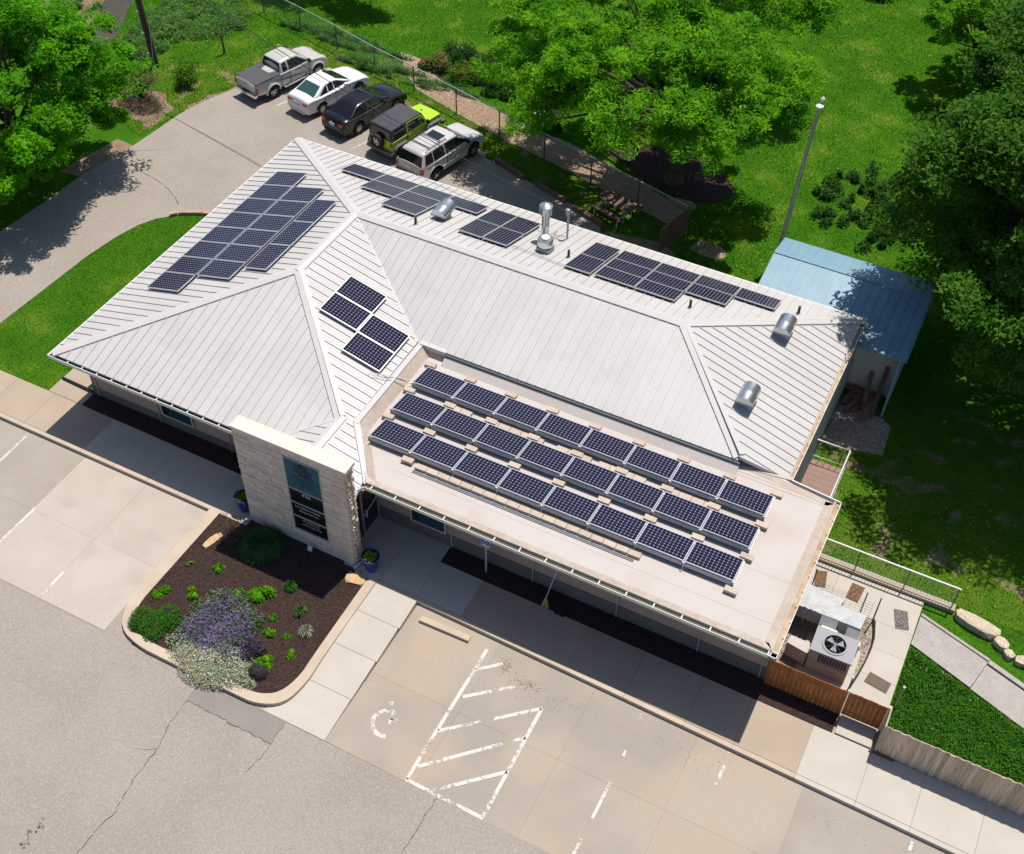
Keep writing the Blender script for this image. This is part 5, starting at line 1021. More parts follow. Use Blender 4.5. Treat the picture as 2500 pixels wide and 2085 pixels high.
# gable roof: ridge near the back, long slope to the front (lean-to form)
zr_, zf, zb2 = 3.05, 2.42, 2.85
b = MB(); b.b2((21.1, 15.45, -.2), (26.85, 15.52, 2.4)); sww = b.build('front_wall', 'shed_wall', sh)
for k in range(24): b = MB(); b.b2((21.2 + .24 * k, 15.43, -.15), (21.23 + .24 * k, 15.45, 2.36)); b.build('siding_rib', 'shed_wall', sww)
b = MB(); b.prism([(26.80, 14.32), (26.86, 14.32), (26.86, 19.0), (26.80, 19.0)], -.2, lambda x, y: zf + (y - 14.75) * .19 if y < 17.9 else 2.7); b.build('end_wall', 'shed_wall2', sh)
b = MB(); b.b2((21.1, 18.9, -.2), (26.8, 19.0, 2.6)); b.b2((21.1, 15.5, -.2), (21.16, 19.0, 2.5)); b.build('wall', 'shed_wall', sh)
rb = MB(); sl1 = lambda x, y: zf + (y - 14.75) * .2; sl2 = lambda x, y: zr_ - (y - 17.9) * .22
rb.prism([(20.85, 14.75), (27.05, 14.75), (27.05, 17.9), (20.85, 17.9)], lambda x, y: sl1(x, y) - .05, lambda x, y: sl1(x, y) - .004); rb.prism([(20.85, 17.9), (27.05, 17.9), (27.05, 19.35), (20.85, 19.35)], lambda x, y: sl2(x, y) - .05, lambda x, y: sl2(x, y) - .004); rf = rb.build('roof', 'shed_roof', sh)
k = 0; x = 20.85
while x < 27.0:
    x1 = min(x + .36, 27.05)
    for f_, y0, y1 in ((sl1, 14.74, 17.9), (sl2, 17.9, 19.36)):
        b = MB(); b.prism([(x + .004, y0), (x1, y0), (x1, y1), (x + .004, y1)], lambda X, Y: f_(X, Y) - .004, lambda X, Y: f_(X, Y) + .006); b.prism([(x + .004, y0), (x + .03, y0), (x + .03, y1), (x + .004, y1)], lambda X, Y: f_(X, Y), lambda X, Y: f_(X, Y) + .025); b.build('roof_sheet', 'shed_roof', rf)
    x = x1
b = MB(); b.box((23.95, 17.9, zr_ + .015), (6.2, .2, .02)); b.build('ridge_cap', 'shed_roof', rf)
# boards stacked by the shed
for k, (x, y, l, a, z, tl_) in enumerate(((25.6, 14.7, 1.7, 1.45, .02, 0), (25.85, 14.6, 1.6, 1.5, .02, 0), (25.7, 14.6, 1.5, 1.35, .08, 0), (26.15, 14.5, 1.7, 1.6, .05, 0), (26.3, 14.6, 1.6, 1.55, .10, 0), (26.5, 14.8, 1.5, 1.5, .05, 0), (25.45, 14.9, 1.3, 1.4, .08, 0), (26.45, 15.1, 2.0, 1.57, .9, 1.0), (26.0, 15.05, 1.3, 1.7, .5, .9), (25.3, 15.2, 1.1, .1, .1, 0), (25.5, 15.05, 1.0, -.1, .18, 0))):
    b = MB(); mt = Matrix.Rotation(a, 3, 'Z') @ Matrix.Rotation(-tl_, 3, 'Y'); b.box((0, 0, 0), (l, .16, .04), mtx=mt); o = b.build('board', 'lumber'); o.location = (x, y, z - .1); tag(o, None, None, 'old boards piled by the shed')
    o['label'] = 'old brown board %s by the shed' % ('lying leftmost in the pile', 'lying third from the left in the pile', 'lying second from the left in the pile', 'lying right of the middle of the pile', 'lying raised in the right half of the pile', 'lying rightmost in the pile', 'lying short and raised at the left of the pile', 'leaning tallest at the right corner', 'leaning shorter in the middle', 'lying crosswise at the back of the pile', 'lying crosswise on top of another')[k]; o['category'] = 'board'
b = MB(); b.prism([(25.2, 14.3), (26.1, 14.3), (26.1, 14.75), (25.2, 14.75)], -.15, -.05); tag(b.build('pallet', 'timber'), 'grey weathered pallet lying beside the board pile by the shed', 'pallet')

# ------------------------------------------------------------ side deck with rail
t = thing('side_deck', 'small brown deck with white pipe rails on the right side of the clinic', 'deck', (0, 0, 0))
for k in range(17): b = MB(); y = 6.55 + k * .257; b.b2((25.16, y, -.06), (26.32, y + .25, -.0)); b.build('deck_board', 'deckmat', t)
for z in (.95,):
    b = MB(); b.tube([(25.1, 10.98, z), (26.36, 10.98, z), (26.36, 6.5, z)], .03, 8); b.tube([(25.1, 10.98, z), (25.1, 10.2, z - .3)], .025, 6); b.build('top_rail', 'steel', t)
b = MB(); b.tube([(25.1, 10.98, .12), (26.36, 10.98, .12), (26.36, 6.5, .12)], .022, 6); b.build('bottom_rail', 'steel', t)
for k in range(6): b = MB(); x = 25.2 + k * .23; b.tube([(x, 10.98, .12), (x, 10.98, .95)], .011, 5); b.build('baluster', 'fence_post', t)
for k in range(17): b = MB(); y = 6.7 + k * .25; b.tube([(26.36, y, .12), (26.36, y, .95)], .011, 5); b.build('baluster', 'steel', t)
for p in ((25.12, 10.98), (26.36, 10.98), (26.36, 8.7), (26.36, 6.6)): b = MB(); b.tube([(*p, -.15), (*p, .95)], .025, 6); b.build('post', 'steel', t)
# long rail and low wall
t = thing('long_railing', 'long white topped railing with thin balusters along the low wall at right', 'railing', (0, 0, 0))
b = MB(); b.tube([(26.6, 6.74, .95), (31.25, 6.74, .95)], .032, 8); b.build('top_rail', 'steel', t); b = MB(); b.tube([(26.6, 6.70, .16), (31.2, 6.70, .16)], .018, 6); b.build('bottom_rail', 'steel', t)
for k in range(40): b = MB(); x = 26.75 + k * .113; b.tube([(x, 6.70, .16), (x, 6.735, .95)], .0095, 4); b.build('baluster', 'wire', t)
for x in (27.95, 29.6, 31.2): b = MB(); b.tube([(x, 6.70, -.05), (x, 6.74, .95)], .02, 6); b.build('post', 'fence_post', t)
b = MB(); b.b2((26.62, 6.58, -.3), (31.32, 6.86, .02)); tag(b.build('retaining_wall', 'walk_old'), 'low concrete wall under the long railing at right', 'wall')
# patio slabs
PAT = plate('patio', [(29.12, 5.15), (29.3, 4.4), (29.25, 3.3), (29.07, 2.2), (29.05, 1.17), (30.36, 1.17), (30.36, 6.56), (26.62, 6.56), (26.62, 5.1)], -.116, 'joint')
for q in ([(26.62, 5.1), (27.55, 5.1), (27.55, 6.56), (26.62, 6.56)], [(27.55, 5.1), (29.08, 5.1), (29.08, 6.56), (27.55, 6.56)], [(29.08, 5.1), (30.36, 5.1), (30.36, 6.56), (29.08, 6.56)], [(29.14, 5.1), (29.3, 4.4), (29.27, 4.05), (30.36, 4.05), (30.36, 5.1)], [(29.27, 4.05), (29.2, 3.2), (29.17, 3.0), (30.36, 3.0), (30.36, 4.05)], [(29.17, 3.0), (29.08, 2.2), (29.05, 1.17), (30.36, 1.17), (30.36, 3.0)]):
    slab(PAT, q, -.3, -.1, 'walk_new')
b = MB(); b.prism([(26.62, 1.2), (29.05, 1.2), (29.08, 2.2), (29.2, 3.2), (29.3, 4.3), (29.1, 5.1), (26.62, 5.1)], -.3, -.13); struct('gravel_bed', b, 'gravel')
P = sample([(26.7, 1.3), (29.0, 1.3), (29.15, 3.2), (29.2, 4.3), (29.0, 5.0), (26.7, 5.0)], 240, -.12, 31); P[:, 2] += nrg.random(len(P)) * .02; V, F = leaves(P, .06, .05, 1.6, 32); tag(npmesh('gravel_stones', V, F, 'gravel'), kind='stuff')
b = MB(); b.prism([(29.13, .45), (30.22, .45), (30.22, 1.12), (29.13, 1.12)], -.1, .06); tag(b.build('concrete_step', 'walk_new'), 'pale concrete step in front of the brown wooden gate', 'step')
# bed edging hoop
b = MB(); b.tube(smoothpoly([(29.06, 5.1, -.02), (29.25, 4.5, .0), (29.3, 3.9, 0), (29.22, 3.0, 0), (29.08, 2.2, 0), (29.0, 1.5, -.03)], 2), .028, 6); tag(b.build('bed_edging', 'black', None, True), 'curved black edging between the gravel bed and the patio walk', 'edging')
# wire panel fence with posts
t = thing('wire_panel', 'light wire grid panel standing between the metal posts behind the foil ducts', 'wire fence', (0, 0, 0))
b = MB()
for k in range(13): x = 26.9 + k * .165; b.tube([(x, 5.1, -.08), (x, 5.1, .72)], .004, 4)
for k in range(6): b.tube([(26.9, 5.1, .0 + k * .14), (28.95, 5.1, 0 + k * .14)], .004, 4)
b.build('wire_grid', 'fence_post', t)
for x, y, h, lb, lean in ((26.87, 5.55, .85, 'metal post with white cap standing on the doormat by the clinic wall', 0), (28.6, 5.15, 1.15, 'metal post with white cap at the middle of the wire panel', 0), (29.04, 4.98, 1.35, 'taller metal post with white cap at the patio corner of the wire panel', 0), (29.07, 2.24, .6, 'short metal post with white cap behind the brown fence', 0), (30.52, 2.2, 1.2, 'galvanised post with white cap on the lawn beside the patio walk', 1)):
    t = thing('capped_post', lb, 'post', (x, y, -.1), 0, 'white capped metal posts around the service yard'); b = MB(); b.tube([(0, 0, -.1), (0, 0, h)], .022, 7); b.build('post', 'galv_box' if lean else 'fence_post', t); b = MB(); b.lathe([(.001, h - .03), (.04, h - .01), (.045, h + .03), (.001, h + .07)], (0, 0, 0), 10); b.build('cap', 'white', t, True)
# door mats
for q, m_, lb in (([(26.80, 6.16), (27.16, 6.28), (27.30, 5.60), (26.94, 5.50)], 'mat_brown', 'brown patterned doormat nearest the clinic wall'), ([(28.04, 6.23), (28.48, 6.20), (28.42, 5.50), (28.0, 5.55)], 'mat_brown', 'brown patterned doormat in the middle of the patio'), ([(29.54, 5.83), (29.97, 5.93), (30.2, 5.22), (29.78, 5.1)], 'mat_grey', 'grey rubber grid mat near the lawn side of the patio'), ([(29.50, 3.12), (30.21, 3.0), (30.15, 2.57), (29.42, 2.69)], 'mat_dark', 'plain dark brown mat on the walk behind the wooden gate')):
    b = MB(); b.prism(q, -.1, -.082); o = tag(b.build('doormat', m_), lb, 'doormat', 'mats laid on the patio')
    c_ = Vector((sum(p[0] for p in q) / 4, sum(p[1] for p in q) / 4)); b = MB(); b.prism([tuple(c_ + (Vector(p) - c_) * .84) for p in q], -.084, -.078); b.build('mat_border', 'mat_dark' if m_ != 'mat_dark' else 'mat_brown', o)
    b = MB(); b.prism([tuple(c_ + (Vector(p) - c_) * .76) for p in q], -.083, -.076); b.build('mat_pile', m_, o)
# rooftop style unit on the ground
t = thing('air_conditioner', 'beige packaged air conditioner with round top fan behind the brown fence', 'air conditioner', (28.22, 2.78, -.1), .02)
b = MB(); b.b2((-.62, -.48, .0), (.64, .42, 1.06)); b.build('cabinet', 'beige_unit', t); b = MB(); b.b2((-.65, -.51, 1.06), (.67, .45, 1.12)); tp = b.build('top_panel', 'grey_unit', t)
b = MB(); b.lathe([(.40, 1.115), (.40, 1.15), (.34, 1.155), (.33, 1.10)], (.02, -.02, 0), 30); b.build('fan_ring', 'grey_unit', tp, True)
b = MB(); b.lathe([(.001, 1.128), (.33, 1.128)], (.02, -.02, 0), 26); b.build('fan_well', 'black', tp)
fn = MB()
for k in range(3):
    a = 2 * math.pi * k / 3 + .4; v = [(.02 + r_ * math.cos(a + da), -.02 + r_ * math.sin(a + da), 1.136 + dz) for r_, da, dz in ((.06, -.3, 0), (.28, -.28, 0), (.29, .5, .012), (.06, .5, .006))]; fn.add(v, [(0, 1, 2, 3)])
fn.lathe([(.06, 1.13), (.06, 1.15), (.001, 1.155)], (.02, -.02, 0), 12); fn.build('fan_blade', 'grey_unit', tp)
b = MB()
for k in range(5): b.tube([(.02 + math.cos(q) * r_, -.02 + math.sin(q) * r_, 1.158) for r_, q in [((k + 1) * .065, 2 * math.pi * i / 24) for i in range(25)]], .003, 3, caps=False)
for k in range(4): a = math.pi * k / 4; b.tube([(.02 - .34 * math.cos(a), -.02 - .34 * math.sin(a), 1.162), (.02 + .34 * math.cos(a), -.02 + .34 * math.sin(a), 1.162)], .004, 3)
b.build('fan_guard', 'fence_post', tp)
for k in range(10): b = MB(); x = -.32 + k * .09; b.b2((x, -.495, .62), (x + .06, -.48, .98)); b.build('louvre', 'sign_navy', t)
b = MB(); b.b2((-.62, -.49, .52), (.64, -.48, .54)); b.b2((.1, -.492, .3), (.3, -.482, .34)); b.build('panel_seam', 'grey_unit', t)
b = MB(); b.b2((-.85, -.7, -.1), (.85, .9, .0)); b.build('pad', 'walk_new', t)
b = MB(); b.prism([(-1.32, .02), (-.68, -.02), (-.68, -.42), (-1.36, -.3)], .05, .72); b.build('economiser_box', 'beige_unit', t)
b = MB(); b.b2((-.55, .44, .2), (-.05, .62, .98)); b.b2((.25, .46, .2), (.72, .62, .85)); b.build('duct_collar', 'white', t)
# foil covered ducts
t = thing('foil_duct', 'large silver foil wrapped ducts running from the clinic wall over the gravel', 'duct', (0, 0, 0))
b = MB(); b.prism([(26.62, 3.70), (28.78, 3.72), (28.82, 4.28), (26.62, 4.28)], .42, lambda x, y: .98 + (.05 if y > 4 else 0)); b.build('main_duct', 'foil', t)
b = MB(); b.prism([(26.62, 4.28), (27.95, 4.30), (28.02, 4.62), (26.62, 4.72)], .45, .92); b.build('return_duct', 'foil', t)
b = MB(); b.prism([(27.55, 3.36), (28.08, 3.36), (28.08, 3.70), (27.55, 3.70)], .3, lambda x, y: .55 + (y - 3.36) * 1.2); b.prism([(28.40, 3.36), (28.80, 3.36), (28.80, 3.72), (28.40, 3.72)], .1, lambda x, y: .5 + (y - 3.36) * 1.2); b.build('duct_elbow', 'galv_box', t)
for x in (26.95, 27.15, 27.3, 28.32): b = MB(); b.b2((x, 3.68, .41), (x + .07, 4.30, 1.04)); b.build('duct_strap', 'foil', t)
for x, y in ((27.0, 3.9), (27.9, 3.9), (28.7, 4.1)): b = MB(); b.b2((x, y, -.12), (x + .06, y + .06, .42)); b.build('duct_leg', 'galv_box', t)
# concrete pads and rocks right of the patio
b = MB(); b.prism([(30.40, 5.95), (32.72, 5.18), (32.42, 3.98), (30.38, 4.72)], -.2, -.05); tag(b.build('concrete_pad', 'aggregate'), 'rough aggregate slab laid beside the patio, the one nearer the clinic', 'slab', 'old slabs laid on the grass')
b = MB(); b.prism([(32.70, 5.05), (37.0, 3.6), (36.4, 2.5), (32.44, 3.95)], -.2, -.06); tag(b.build('concrete_pad', 'aggregate'), 'rough aggregate slab at the right edge of the lawn', 'slab', 'old slabs laid on the grass')
b = MB(); b.prism([(30.4, 6.02), (32.75, 5.28), (32.72, 5.19), (30.4, 5.93)], -.2, .0); b.prism([(32.76, 5.26), (37.0, 3.8), (37, 3.65), (32.72, 5.1)], -.2, -.01); tag(b.build('slab_kerb', 'aggregate'), 'raised back edge of the rough slabs at right', 'kerb')
def rock(x, y, z, sx, sy, sz, m_, lb, rz=0., group=None, seed=0):
    g = random.Random(seed); bm = bmesh.new(); bmesh.ops.create_icosphere(bm, subdivisions=2, radius=1)
    for v in bm.verts:
        c_ = v.co; f = 1 + .12 * math.sin(3 * c_.x + seed) * math.cos(4 * c_.y + seed * 2) + g.uniform(-.10, .10); m4_ = max(abs(c_.x), abs(c_.y)); f *= 1 + .22 * (1 - m4_) * (1 - abs(c_.z))
        v.co = Vector((max(-.82, min(.82, c_.x * f)) * sx, max(-.82, min(.82, c_.y * f)) * sy, max(-.6, min(.6, c_.z * f)) * sz))
    me = bpy.data.meshes.new('rock'); bm.to_mesh(me); bm.free(); me.materials.append(M[m_]); o = bpy.data.objects.new('rock', me); C.objects.link(o); o.location = (x, y, z); o.rotation_euler = (0, 0, rz); return tag(o, lb, 'rock', group)
GR = 'limestone rocks at the end of the low wall'
rock(32.1, 6.42, -.05, .92, .3, .32, 'rock', 'long pale limestone slab at the end of the low wall', -.2, GR, 1); rock(32.95, 6.05, -.08, .3, .22, .3, 'rock', 'stubby limestone block after the long limestone slab', -.5, GR, 2)
rock(33.25, 5.78, -.1, .22, .17, .25, 'rock', 'small limestone block near the right edge of the frame', -.7, GR, 3); rock(33.75, 5.72, -.1, .36, .22, .25, 'rock', 'rounded limestone rock touching the right edge of the frame', .1, GR, 4); rock(34.3, 5.4, -.1, .35, .25, .25, 'rock', 'limestone rock at the very edge of the frame at right', .1, GR, 5)
rock(8.24, -2.28, -.0, .17, .46, .10, 'rock_tan', 'flat tan flagstone lying in the mulch near the left kerb', -.25, 'flat flagstones in the island bed', 8); rock(13.38, -1.42, .0, .42, .22, .10, 'rock_tan', 'flat tan flagstone at the foot of the stone wall by the right pot', .2, 'flat flagstones in the island bed', 9)

# ------------------------------------------------------------ wooden fences
t = thing('brown_fence', 'reddish brown stained picket fence hiding the air conditioner', 'fence', (0, 0, 0))
for k in range(17):
    x = 26.66 + k * .1415; b = MB(); h = 1.30 + rnd.uniform(-.015, .015); b.prism([(x, 1.13), (x + .1385, 1.13), (x + .1385, 1.15), (x, 1.15)], -.02, h); b.build('picket', 'picket_brown', t)
for z in (.25, 1.05): b = MB(); b.b2((26.66, 1.15, z), (29.05, 1.2, z + .08)); b.build('fence_rail', 'picket_brown', t)
t = thing('brown_gate', 'reddish brown stained picket gate between the brown fence and the weathered fence', 'gate', (0, 0, 0))
for k in range(8):
    x = 29.10 + k * .1455; b = MB(); h = 1.30 + rnd.uniform(-.015, .015); b.prism([(x, 1.14), (x + .1425, 1.14), (x + .1425, 1.16), (x, 1.16)], .08, h); b.build('picket', 'picket_brown', t)
for z in (.25, 1.05): b = MB(); b.b2((29.10, 1.16, z), (30.25, 1.2, z + .08)); b.build('fence_rail', 'picket_brown', t)
b = MB(); b.b2((30.27, 1.12, -.1), (30.36, 1.22, 1.36)); b.b2((29.05, 1.145, -.1), (29.09, 1.22, 1.33)); b.build('gate_post', 'picket_grey', t)
t = thing('weathered_fence', 'weathered grey brown picket fence running off to the right along the walk', 'fence', (0, 0, 0))
for k in range(62):
    x = 30.38 + k * .142; y = .44 - (x - 30.38) * .012 - .014 * (k % 2); b = MB(); h = 1.44 + rnd.uniform(-.02, .02); b.prism([(x, y), (x + .1405, y), (x + .1405, y + .022), (x, y + .022)], -.02, h); b.build('picket', 'picket_grey', t)
for z in (.25, .75, 1.25): b = MB(); b.prism([(30.38, .47), (39.2, .365), (39.2, .42), (30.38, .52)], z, z + .08); b.build('fence_rail', 'picket_grey', t)
b = MB(); b.prism([(30.33, .44), (30.375, .44), (30.375, 1.12), (30.33, 1.12)], -.02, 1.42); b.build('return_panel', 'picket_grey', t)
b = MB(); b.b2((30.2, .33, .0), (30.95, .40, .045)); tag(b.build('loose_board', 'timber'), 'narrow loose board lying at the foot of the weathered fence', 'board')

# ------------------------------------------------------------ front details
t = thing('accessible_parking_sign', 'blue and white accessible parking sign on a thin post in front of the clinic', 'sign', (17.05, .89, 0))
b = MB(); b.b2((-.03, -.02, 0), (.03, .02, 1.72)); b.build('post', 'galv_box', t); b = MB(); b.b2((-.16, -.035, 1.38), (.16, -.022, 1.80)); pn = b.build('sign_plate', 'white', t)
b = MB(); b.b2((-.145, -.041, 1.49), (.145, -.036, 1.785)); b.build('blue_face', 'blue_sign', pn)
b = MB(); b.lathe([(.001, -.046), (.024, -.046), (.024, -.041)], (-.01, 0, 1.755), 10, 'Y'); b.box((-.01, -.044, 1.69), (.03, .004, .09)); b.box((.02, -.044, 1.66), (.07, .004, .022)); b.box((.055, -.044, 1.62), (.022, .004, .07))
b.tube([(-.0 + .065 * math.cos(R(a)), -.044, 1.61 + .065 * math.sin(R(a))) for a in range(110, 331, 20)], .009, 4); b.build('wheelchair_symbol', 'white', pn)
t = thing('broom', 'straw broom leaning upside up against the wall beside the walk', 'broom', (19.40, .52, 0))
b = MB(); b.tube([(0, 0, .35), (.12, .62, 1.45)], .014, 6); b.build('handle', 'white', t); b = MB(); b.add([(-.05, .05, .36), (.05, .05, .36), (.14, -.02, .02), (-.13, -.02, .02), (-.04, .11, .36), (.04, .11, .36), (.13, .06, .02), (-.12, .06, .02)], [(0, 1, 2, 3), (4, 5, 6, 7), (0, 4, 5, 1), (2, 3, 7, 6), (0, 3, 7, 4), (1, 2, 6, 5)]); b.build('bristles', 'straw', t)
b = MB(); b.box((19.95, .56, .03), (.34, .26, .06)); tag(b.build('small_crate', 'black'), 'small dark box sitting on the mulch beside the broom', 'box')
def pot(x, y, lb):
    t = thing('flower_pot', lb, 'flower pot', (x, y, 0), 0, 'blue glazed pots flanking the stone wall'); t.scale = (1.15,) * 3
    b = MB(); b.lathe([(.001, 0), (.15, .0), (.19, .12), (.235, .45), (.25, .52), (.275, .56), (.275, .60), (.24, .60), (.225, .54)], (0, 0, 0), 26); b.build('pot', 'pot_blue', t, True, 60); b = MB(); b.lathe([(.001, .54), (.225, .54)], (0, 0, 0), 20); b.build('soil', 'soil', t)
    P = nrg.normal(size=(420, 3)) * np.array([.08, .08, .03]) + np.array([0, 0, .58]); V, F = leaves(P, .07, .035, .4, 3); npmesh('plant', V, F, 'leaf_lime', t)
    P = nrg.normal(size=(120, 3)) * np.array([.09, .09, .02]) + np.array([0, 0, .58]); V, F = leaves(P, .06, .03, .4, 5); npmesh('bloom', V, F, 'flower_red', t)
pot(8.40, -.62, 'dark blue glazed pot with young plants at the left end of the stone wall'); pot(13.62, -.78, 'dark blue glazed pot with young plants at the right end of the stone wall')
t = thing('yard_sign', 'small pale blue and white garden sign at the foot of the stone wall', 'sign', (11.42, -1.12, 0)); mt = Matrix.Rotation(R(-25), 3, 'X'); b = MB(); b.box((0, 0, .17), (.2, .012, .24), mtx=mt); b.build('face', 'shed_roof', t); b = MB(); b.box((0, -.008, .17), (.15, .008, .17), mtx=mt); b.build('print', 'white', t); b = MB(); b.box((.01, -.014, .16), (.08, .004, .07), mtx=mt); b.build('emblem', 'shed_wall2', t); b = MB(); b.b2((-.008, -.0, -.02), (.008, .01, .1)); b.build('stake', 'galv_box', t)
b = MB(); b.tube([(13.22, -.62, .06), (13.12, -1.08, .06)], .035, 8); tag(b.build('downspout_end', 'white'), 'short white downspout outlet at the right foot of the stone wall', 'downspout')
b = MB(); b.tube([(-1.55, 1.42, .05), (.0, 1.36, .07)], .055, 10); tag(b.build('drain_pipe', 'black', None, True), 'black corrugated drain pipe lying at the left corner of the clinic', 'pipe')

# ------------------------------------------------------------ plants
def cloud(c, r, n, seed=0, top=True):
    g = np.random.default_rng(seed); d = g.normal(size=(n, 3)); d /= np.linalg.norm(d, axis=1)[:, None]; 
    if top: d[:, 2] = np.abs(d[:, 2])
    return np.array(c) + d * (g.random((n, 1)) ** .45) * np.array(r)
YB = [0]
def bush(name, lb, cat, x, y, r, h, n, L_, W_, m_, seed=0, z=-.02, clumps=1, group=None, extra=None, up=.5, sp=.8, cr=(.42, .25)):
    t = thing(name, lb, cat, (x, y, z), 0, group); Ps = []; g = np.random.default_rng(seed)
    if clumps == 1: Ps = [cloud((0, 0, .02), (r[0], r[1], h), n, seed)]
    else:
        for k in range(clumps):
            a = g.random() * 6.28; q = g.random() ** .5; rr = cr[0] + cr[1] * g.random()
            Ps.append(cloud((r[0] * q * math.cos(a) * sp, r[1] * q * math.sin(a) * sp, .0), (r[0] * rr, r[1] * rr, h * (.6 + .4 * g.random())), n // clumps, seed + k))
    P = np.concatenate(Ps); P[:, 2] = np.maximum(P[:, 2], .01); V, F = leaves(P, L_, W_, up, seed); npmesh('foliage', V, F, m_, t)['kind'] = 'stuff'
    if extra:
        for nm, m2, frac, l2, w2, zoff in extra:
            k = g.random(len(P)) < frac; Q = P[k].copy(); Q = Q[Q[:, 2] > h * .35]; Q[:, 2] += zoff; V, F = leaves(Q, l2, w2, up, seed + 9); npmesh(nm, V, F, m2, t)['kind'] = 'stuff'
    return t
IB = 'young plants in the island bed'
bush('catmint_clump', 'large mound of violet flowering catmint in the middle of the island bed', 'shrub', 10.62, -4.98, (1.28, 1.12), .36, 24000, .10, .036, 'leaf_catmint', 21, clumps=34, extra=[('flower_spike', 'flower_violet', .55, .10, .034, .05)], up=.2)
bush('silver_groundcover', 'silvery white flowered groundcover spilling over the front kerb', 'plant', 11.22, -6.12, (1.45, .72), .26, 24000, .055, .036, 'leaf_silver', 22, clumps=18, extra=[('white_flower', 'flower_white', .05, .05, .05, .03)])
bush('fern_shrub', 'feathery dark green shrub in the left front corner of the island', 'shrub', 8.62, -5.72, (.72, .66), .42, 13000, .08, .028, 'leaf_fern', 23, clumps=12)
bush('dark_salvia', 'dark purple stemmed plant between the catmint and the right kerb', 'plant', 12.05, -5.25, (.48, .42), .42, 4000, .08, .025, 'leaf_purple', 24, clumps=5, extra=[('flower_spike', 'flower_violet', .08, .1, .02, .08)], up=.1)
bush('dark_salvia', 'dark purple leaved plant low at the front right of the silver groundcover', 'plant', 12.62, -5.85, (.36, .30), .30, 2200, .07, .025, 'leaf_purple', 25, up=.1)
bush('dark_salvia', 'small purple grey plant behind the feathery green shrub', 'plant', 8.85, -5.35, (.26, .24), .30, 1300, .07, .02, 'leaf_purple', 26, up=.1)
for i, (x, y, r, h, n_, lb) in enumerate(((8.09, -4.80, .30, .36, 700, 'bright green leafy plant at the left kerb of the island'), (8.98, -4.40, .26, .30, 600, 'yellow green plant left of the catmint mound'), (10.95, -3.35, .42, .44, 1500, 'largest lime green bush just behind the catmint mound'), (10.42, -3.78, .26, .30, 700, 'smaller lime green bush left of the largest lime bush'), (12.50, -5.42, .33, .34, 900, 'lime green bush rising out of the dark purple plants'), (11.95, -3.95, .17, .22, 260, 'small green plant, back one of the pair right of the catmint'), (12.15, -4.45, .24, .28, 450, 'small green double plant right of the catmint'), (12.66, -4.30, .13, .16, 160, 'tiny green seedling in the right part of the island bed'), (13.2, -4.78, .22, .22, 300, 'small green plant nearest the right front kerb'), (11.55, -4.2, .13, .18, 160, 'tiny green plant at the right edge of the catmint'), (9.17, -3.12, .20, .26, 320, 'small green plant in the open mulch at upper left'), (9.66, -6.15, .18, .16, 220, 'low yellow green plant at the front left kerb beside the silver groundcover'), (8.2, -3.45, .14, .2, 130, 'sparse little plant near the left kerb below the flagstone'))):
    bush('young_shrub', lb, 'plant', x, y, (r * .9, r * .8), h * .75, int(n_ * 1.1), .14, .05, 'leaf_lime' if i not in (11, 12) else 'leaf_catmint', 40 + i, group=IB, up=.15, clumps=5 if r > .18 else 3)
def grassclump(name, lb, x, y, r, h, n_, m_, z=-.02, seed=1):
    t = thing(name, lb, 'grass', (x, y, z)); g = np.random.default_rng(seed); a = g.random(n_) * 6.283; q = g.random(n_) ** .6; base = np.c_[np.cos(a) * q * r * .25, np.sin(a) * q * r * .25, np.zeros(n_)]
    mid = base + np.c_[np.cos(a) * q * r * .5, np.sin(a) * q * r * .5, np.full(n_, h) * (.5 + .5 * g.random(n_))]; tip = base + np.c_[np.cos(a) * q * r, np.sin(a) * q * r, h * (.25 + .7 * g.random(n_)) * (1.1 - .6 * q)]
    s = np.c_[-np.sin(a), np.cos(a), np.zeros(n_)] * .011; V = np.stack([base - s, base + s, mid + s, mid - s, mid - s, mid + s, tip + s * .2, tip - s * .2], 1).reshape(-1, 3); npmesh('blades', V, np.arange(8 * n_).reshape(-1, 4), m_, t)
grassclump('ornamental_grass', 'large dark green ornamental grass clump in the shade of the stone wall', 9.9, -1.7, .72, .42, 2400, 'leaf_grass_clump')
grassclump('grass_tuft', 'small green grass tuft at the edge of the wall shadow', 11.68, -2.66, .22, .25, 260, 'leaf_fern', seed=2); grassclump('grass_tuft', 'sparse dark grass tuft in the right rear mulch', 12.5, -3.35, .24, .26, 110, 'leaf_catmint', seed=3); grassclump('grass_tuft', 'sparse thin grass tuft near the right kerb', 13.1, -3.9, .24, .24, 110, 'leaf_silver', seed=4)
